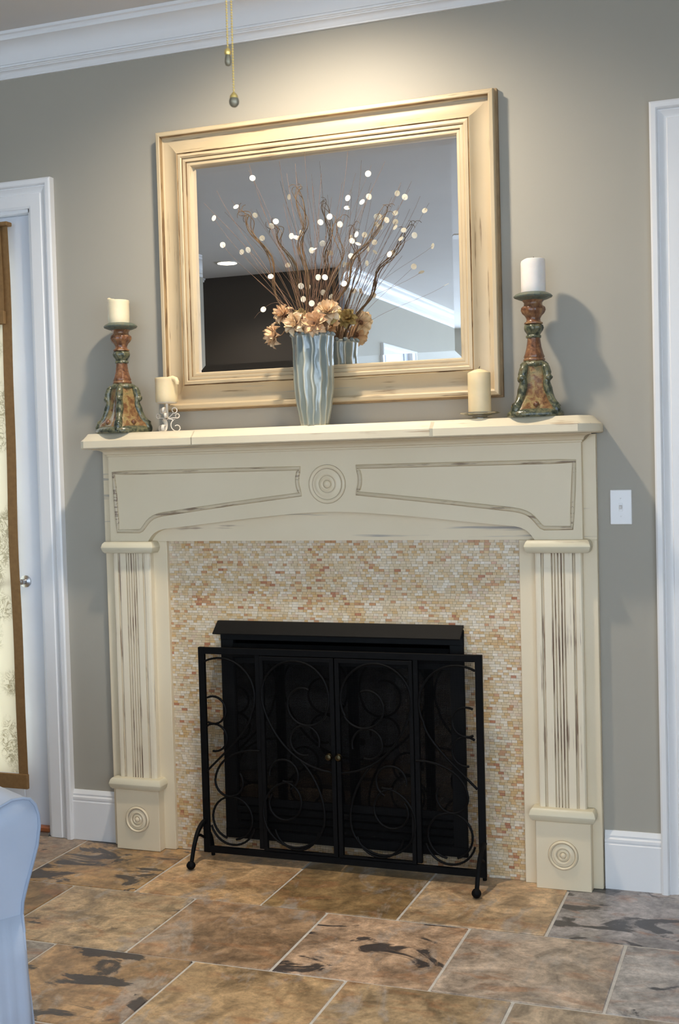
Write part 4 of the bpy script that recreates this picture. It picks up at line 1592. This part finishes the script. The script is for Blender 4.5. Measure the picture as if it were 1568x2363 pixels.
# honesty seed sprigs: wire stem with pale round discs
DPROF = [(.002, -.0006), (.0095, -.0005), (.0104, 0), (.0095, .0005), (.002, .0006)]
dmesh = MB().lathe(DPROF, 18)
dm = dmesh.build('seed_disc', M['seed_disc'], None)
discs = [(494, 503), (545, 477), (514, 565), (573, 577), (627, 522), (637, 511), (673, 545), (681, 547), (725, 575), (720, 578), (740, 513), (745, 562), (761, 500), (785, 518), (802, 480), (803, 457), (850, 401), (852, 454), (836, 466), (823, 541), (813, 556), (826, 562), (811, 590), (608, 714), (625, 638), (695, 660), (712, 663), (735, 640), (720, 700), (795, 655), (870, 500), (893, 508), (878, 524), (935, 455), (957, 543), (973, 628), (900, 587), (700, 690), (583, 411), (750, 640)]
used = False
i = 0
order = list(discs)
while i < len(order):
    k = 1 if order[i][0] < 600 or i % 3 else 2
    grp = order[i:i + k]
    i += k
    best = None
    for tr in range(300):
        a = tr / 70
        y = R.uniform(-.215, -.085)
        base, items, b = None, [], MB()
        for (px, py) in grp:
            tip = at(px + R.uniform(-4, 4) * a, py + R.uniform(-4, 4) * a, y=y + R.uniform(-.012, .012))
            if base is None: base, pts = stem_curve(tip, .06, a)
            else:      # second wire forks off the first one above the rim
                fork = items[0][1][5]
                pts = [items[0][1][4]] + [Vector(p) for p in bez(tuple(fork), tuple(fork + (items[0][1][6] - items[0][1][4]) * 1.5), tuple(fork + (tip - fork) * .7), tuple(tip), 10)]
            if py > 690:
                m = pts[1]
                pts = [pts[0]] + [Vector(p) for p in bez(tuple(m), tuple(m + Vector((-.01, 0, .10))), (tip.x + .05, tip.y, tip.z + .05), tuple(tip), 12)]
                pts += [tip + Vector((-.02, 0, -.012)), tip + Vector((-.035, 0, -.028))]
            elif py < 480:
                pts = pts + [tip + (tip - pts[-3]).normalized() * .03]
            tl = R.choice([.25, .4, .6, .9, 1.35])
            e = Euler((PI / 2 + R.uniform(-tl, tl), R.uniform(-.5, .5), R.uniform(-.5, .8)))
            items.append((tip, pts, e))
            b.tube(pts, .0010, 4)
            em = e.to_matrix()
            b.add([em @ Vector(v) * 1.06 + tip for v in dmesh.v], dmesh.f)
        T = tree(b.v, b.f)
        h_ = hits(T)
        if best is None or h_ < best[0]: best = (h_, base, items, T)
        if h_ == 0: break
    h_, base, items, T = best
    OBST.append(T)
    t_ = tag(empty('seed_sprig', tuple(base)), ('drooping dried sprig with one pale disc beside the drooping peach flower' if grp[0] == (608, 714) else 'fine dried sprig tipped with two pale round seed discs' if len(grp) == 2 else 'fine dried sprig tipped with a single pale round seed disc'), 'sprig', 'seed disc sprigs in the vase')
    for tip, pts, e in items:
        MB().tube([p - base for p in pts], .00045, 4).build('wire_stem', M['twig_red'], t_, smooth=True)
        o = dm if not used else dm.copy()
        if used: C.objects.link(o)
        used = True
        o.parent = t_
        o.location = tip - base
        o.rotation_euler = e

# straight thin twigs
tips = [(575, 378), (500, 440), (470, 468), (645, 372), (662, 400), (682, 378), (703, 350), (722, 430), (745, 400), (766, 455), (790, 420), (803, 348), (820, 400), (846, 470), (887, 372), (905, 455), (925, 420), (655, 470), (668, 520), (735, 480), (752, 540), (812, 520), (838, 540), (700, 560), (640, 540), (770, 560), (860, 560), (715, 600), (760, 610), (600, 470), (615, 590), (588, 640)]
for i, (px, py) in enumerate(tips):
    best = None
    for tr in range(300):
        a = tr / 70
        tip = at(px + R.uniform(-5, 5) * a, py + R.uniform(-5, 5) * a, y=R.uniform(-.205, -.085))
        base, pts = stem_curve(tip, .04, a)
        b = MB().tube(pts, lambda q: .0014 * (1 - .6 * q) + .0003, 5)
        T = tree(b.v, b.f)
        h_ = hits(T)
        if best is None or h_ < best[0]: best = (h_, base, pts, T)
        if h_ == 0: break
    h_, base, pts, T = best
    OBST.append(T)
    o = MB().tube([p - base for p in pts], lambda q: .0008 * (1 - .6 * q) + .00018, 5).build('dried_twig', M['twig_red' if i % 3 else 'twig_brown'], None, smooth=True)
    o.location = base
    tag(o, 'thin straight %s dried twig standing in the vase' % ('tan' if i % 3 else 'dark brown'), 'twig', 'straight dried twigs in the vase')

# ------------------------------------------------------------------ light switch
sw = tag(empty('light_switch', (.997, -.0005, 1.2635)), 'white toggle light switch plate on the grey-green wall', 'switch')
MB().box(-.035, .035, -.006, 0, -.057, .057).build('cover_plate', M['switch_plastic'], sw, bevel=.003, seg=2)
MB().box(-.006, .006, -.0075, -.005, -.013, .013).build('toggle_slot', M['switch_plastic'], sw, bevel=.0008, seg=1)
tg = MB().box(-.0045, .0045, -.012, 0, -.0055, .0055).build('toggle', M['switch_plastic'], sw, bevel=.001, seg=1)
tg.location = (0, -.007, .003)
tg.rotation_euler = (.45, 0, 0)
for z in (-.030, .030):
    MB().lathe([(.0005, .0055), (.003, .0057), (.003, .0070), (.0005, .0075)], 12, (0, 0, z), axis='y').build('plate_screw', M['switch_plastic'], sw)

# ------------------------------------------------------------------ shade on the French door
sh = tag(empty('roman_shade', (0, 0, 0)), 'cream patterned roman shade with brown border hanging on the French door', 'window shade')
sy = -.022
def xz(px, py, y=sy): 
    p = at(px, py, y=y)
    return p.x, p.z


xr_t, zt_ = xz(26, 552)
xr_b, zb_ = xz(64, 1797)
XSR = -1.315
XSL = XSR - .66
bw = .042
zt_, zb_ = 2.395, .185
zv = 2.005     # lower edge of the folded valance
b = MB()
nseg = 16
def wavy(x0, x1, z0, z1, y0, th=.002, amp=.0025, name='', mat=None):
    vs, fs = [], []
    nz = 26
    for d in (0, 1):
        for k in range(nz + 1):
            z = z0 + (z1 - z0) * k / nz
            y = y0 + amp * math.sin(z * 9.5) + d * th
            vs += [(x0 + .003 * math.sin(z * 4), y, z), (x1 + .003 * math.sin(z * 4), y, z)]
    m_ = 2 * (nz + 1)
    for k in range(nz):
        a = 2 * k
        fs += [(a, a + 1, a + 3, a + 2), (m_ + a, m_ + a + 2, m_ + a + 3, m_ + a + 1), (a, a + 2, m_ + a + 2, m_ + a), (a + 1, m_ + a + 1, m_ + a + 3, a + 3)]
    fs += [(0, m_, m_ + 1, 1), (2 * nz, 2 * nz + 1, m_ + 2 * nz + 1, m_ + 2 * nz)]
    return MB().add(vs, fs).build(name, M[mat], sh, smooth=True, angle=60)


wavy(XSL + bw, XSR - bw, zb_ + .06, zt_ - .01, sy, name='shade_panel', mat='shade_fabric')
wavy(XSR - bw, XSR, zb_ + .055, zt_ - .01, sy - .001, name='side_border', mat='brown_border')
wavy(XSL, XSL + bw, zb_ + .055, zt_ - .01, sy - .001, name='side_border', mat='brown_border')
MB().box(XSL - .004, XSR + .006, sy - .010, sy + .004, zb_, zb_ + .058).build('bottom_border', M['brown_border'], sh, bevel=.002, seg=1)
wavy(XSL + bw, XSR - bw - .02, zv + .05, zt_, sy - .022, name='valance_panel', mat='shade_fabric')
wavy(XSR - bw - .02, XSR - .018, zv + .04, zt_, sy - .023, name='valance_border', mat='brown_border')
MB().box(XSL, XSR - .012, sy - .028, sy - .012, zv, zv + .052).build('valance_hem', M['brown_border'], sh, bevel=.003, seg=1)
MB().box(XSL - .004, XSR + .010, sy - .020, sy + .016, zt_ - .012, zt_ + .004).build('head_rail', M['brown_border'], sh, bevel=.003, seg=1)

# ------------------------------------------------------------------ slipcovered armchair (only an arm reaches the picture)
tip = at(52, 1842, z=.622)
fdir = Vector((.87, -.5, 0)).normalized()
ldir = Vector((-fdir.y, fdir.x, 0))
ang = math.atan2(fdir.y, fdir.x)
AW = .80     # distance between the two arm centres
org = Vector((tip.x, tip.y, 0)) - ldir * (AW / 2)
arm_ch = tag(empty('slipcovered_armchair', (org.x, org.y, 0), ang), 'pale blue slipcovered armchair with rolled piped arm on the slate floor', 'armchair')
# arm outline, u toward the chair's outer side
outer = [(.000, .622), (.018, .617), (.032, .600), (.040, .575), (.041, .545), (.034, .500), (.018, .450), (.002, .405), (-.010, .365), (-.013, .335), (-.009, .29), (-.001, .20), (.008, .10), (.016, .004)]
inner = [(-.115, .004), (-.112, .20), (-.108, .38), (-.106, .48), (-.102, .545), (-.088, .588), (-.062, .612), (-.030, .623)]
prof_a = outer + inner


def arm(sgn):
    n_ = len(prof_a)
    vs, fs = [], []
    xs = [0, -.004, -.25, -.5, -.78]
    for i, x in enumerate(xs):
        k = .97 if i == 0 else 1
        for u, z in prof_a:
            uu = (u + .03) * k - .03
            vs.append((x, sgn * (AW / 2 + uu), .002 + (z - .3) * (1 if i else .985) + .3 - .002))
    for i in range(len(xs) - 1):
        fs += [(i * n_ + k, i * n_ + (k + 1) % n_, (i + 1) * n_ + (k + 1) % n_, (i + 1) * n_ + k) for k in range(n_)]
    from mathutils.geometry import tessellate_polygon
    tri = tessellate_polygon([[Vector((u, z, 0)) for u, z in prof_a]])
    fs += [tuple(t_) for t_ in tri] + [tuple(i + (len(xs) - 1) * n_ for i in t_) for t_ in tri]
    MB().add(vs, fs).build('rolled_arm', M['slipcover'], arm_ch, smooth=True, angle=50)
    pts = [(.002, sgn * (AW / 2 + u), z) for u, z in prof_a[:11]]
    pts = [(.002, sgn * (AW / 2 + u), z) for u, z in inner[2:]] + pts
    MB().tube(pts, .0042, 8).build('piping', M['slip_piping'], arm_ch, smooth=True)
    # skirt with soft folds
    b = MB()
    vs, fs = [], []
    n2 = 26
    for z, o_ in ((.335, .0), (.25, .004), (.12, .010), (.004, .016)):
        for k in range(n2 + 1):
            x = .006 - .79 * k / n2
            f2 = .003 * math.sin(k * 2.1) * (.34 - z) / .34
            vs.append((x, sgn * (AW / 2 - .010 + o_ + f2), z))
    for r_ in range(3):
        fs += [(r_ * (n2 + 1) + k, r_ * (n2 + 1) + k + 1, (r_ + 1) * (n2 + 1) + k + 1, (r_ + 1) * (n2 + 1) + k) for k in range(n2)]
    sk = MB().add(vs, fs).build('side_skirt', M['slipcover'], arm_ch, smooth=True)
    sd = sk.modifiers.new('thick', 'SOLIDIFY')
    sd.thickness = .004
    # front skirt panel below the arm
    vs, fs = [], []
    for z, o_ in ((.335, .002), (.22, .008), (.10, .013), (.004, .018)):
        for k in range(13):
            u = -.115 + k * (.115 - .010 + o_ * .6) / 12
            vs.append((o_ + .003 * math.sin(k * 1.9 + 1) * (.34 - z) / .34, sgn * (AW / 2 + u), z))
    for r_ in range(3):
        fs += [(r_ * 13 + k, r_ * 13 + k + 1, (r_ + 1) * 13 + k + 1, (r_ + 1) * 13 + k) for k in range(12)]
    sk = MB().add(vs, fs).build('front_skirt', M['slipcover'], arm_ch, smooth=True)
    sd = sk.modifiers.new('thick', 'SOLIDIFY')
    sd.thickness = .004


arm(1)
arm(-1)
ih = AW / 2 - .105
MB().box(-.78, -.03, -ih, ih, .004, .30).build('seat_base', M['slipcover'], arm_ch, bevel=.02, seg=3, smooth=True)
MB().box(-.62, .0, -ih + .004, ih - .004, .302, .46).build('seat_cushion', M['slipcover'], arm_ch, bevel=.045, seg=4, smooth=True)
MB().box(-.86, -.64, -AW / 2 + .02, AW / 2 - .02, .004, .86).build('back', M['slipcover'], arm_ch, bevel=.06, seg=4, smooth=True)

# ------------------------------------------------------------------ recessed downlights
for i, (x, y) in enumerate(CANS):
    lab = ['recessed ceiling downlight aimed above the mirror', 'glowing recessed downlight reflected in the mirror', 'unseen downlight added for warm fill near the window wall', 'unseen downlight added for warm fill toward the rear window'][i]
    t_ = tag(empty('recessed_downlight', (x, y, CEIL)), lab, 'downlight', 'recessed ceiling lights')
    MB().lathe([(.078, -.001), (.098, -.001), (.098, -.005), (.088, -.008), (.078, -.006), (.078, -.001)], 32, caps=False).build('trim_ring', M['fan_white'], t_, smooth=True, angle=40)
    MB().lathe([(.001, -.003), (.078, -.003), (.078, -.0045), (.001, -.0045)], 28).build('lens', M['lamp_glow'], t_)

# ------------------------------------------------------------------ ceiling fan with pull chains (fan hangs just above the view)
p1 = at(541, 246, y=-2.40)
FXY = (p1.x + .004, -2.40)
fan = tag(empty('ceiling_fan', (FXY[0], FXY[1], 0)), 'white ceiling fan above the view with two brass pull chains', 'fan')
MB().lathe([(.001, 3.0905), (.075, 3.0895), (.072, 3.05), (.03, 3.02), (.014, 3.01), (.014, 2.72)], 24).build('canopy_rod', M['fan_white'], fan, smooth=True, angle=40)
MB().lathe([(.014, 2.74), (.10, 2.73), (.135, 2.69), (.135, 2.60), (.10, 2.57), (.06, 2.56), (.06, 2.53), (.001, 2.53)], 28).build('motor_housing', M['fan_white'], fan, smooth=True, angle=40)
MB().lathe([(.055, 2.535), (.06, 2.50), (.05, 2.46), (.03, 2.43), (.001, 2.42)], 24).build('switch_housing', M['fan_white'], fan, smooth=True, angle=40)
for k in range(5):
    a = .35 + k * 2 * PI / 5
    bl = MB().box(.19, .64, -.062, .062, 2.594, 2.600).build('fan_blade', M['fan_white'], fan, bevel=.002, seg=1)
    bl.rotation_euler = (0, 0, a)
    MB().box(.10, .24, -.022, .022, 2.588, 2.594).build('blade_iron', M['fan_white'], bl)


def pull(px, py_bottom, pend, label):
    pb = at(px, py_bottom, y=-2.40)
    t_ = tag(empty('pull_chain', tuple(pb)), label, 'pull chain', 'fan pull chains')
    b = MB()
    z0 = pend
    L_ = 2.432 - pb.z
    n_ = int((L_ - z0) / .0040)
    for k in range(n_):
        b.lathe([(.0017 * math.cos(q), .0017 * math.sin(q)) for q in [(-.5 + i / 4) * PI for i in range(5)]], 7, (0, 0, z0 + k * .0040))
    b.tube([(0, 0, z0), (0, 0, L_)], .0005, 4)
    tag(b.build('bead_chain', M['brass'], t_, smooth=True, angle=80), kind='stuff')
    return t_


c1 = pull(541, 248, .0215, 'brass fan pull chain with a round bronze ball, hanging lower')
MB().lathe([(.0072 * math.sin(PI * i / 10) + .0003, .0085 * (1 - math.cos(PI * i / 10))) for i in range(11)], 16).build('ball_pendant', M['bronze_knob'], c1, smooth=True, angle=80)
MB().lathe([(.0060, .0118), (.0063, .0140), (.0055, .0175), (.0035, .0200), (.0012, .0225)], 12).build('brass_cap', M['brass'], c1, smooth=True)
c2 = pull(527, 153, .026, 'brass fan pull chain with a narrow dark drop, hanging higher')
MB().lathe([(.0004, 0), (.0036, .0015), (.0050, .006), (.0045, .012), (.0030, .018), (.0015, .020)], 14).build('drop_pendant', M['bronze_knob'], c2, smooth=True, angle=80)
MB().lathe([(.0040, .0165), (.0052, .0195), (.0045, .0235), (.0015, .0265)], 12).build('brass_cap', M['brass'], c2, smooth=True)
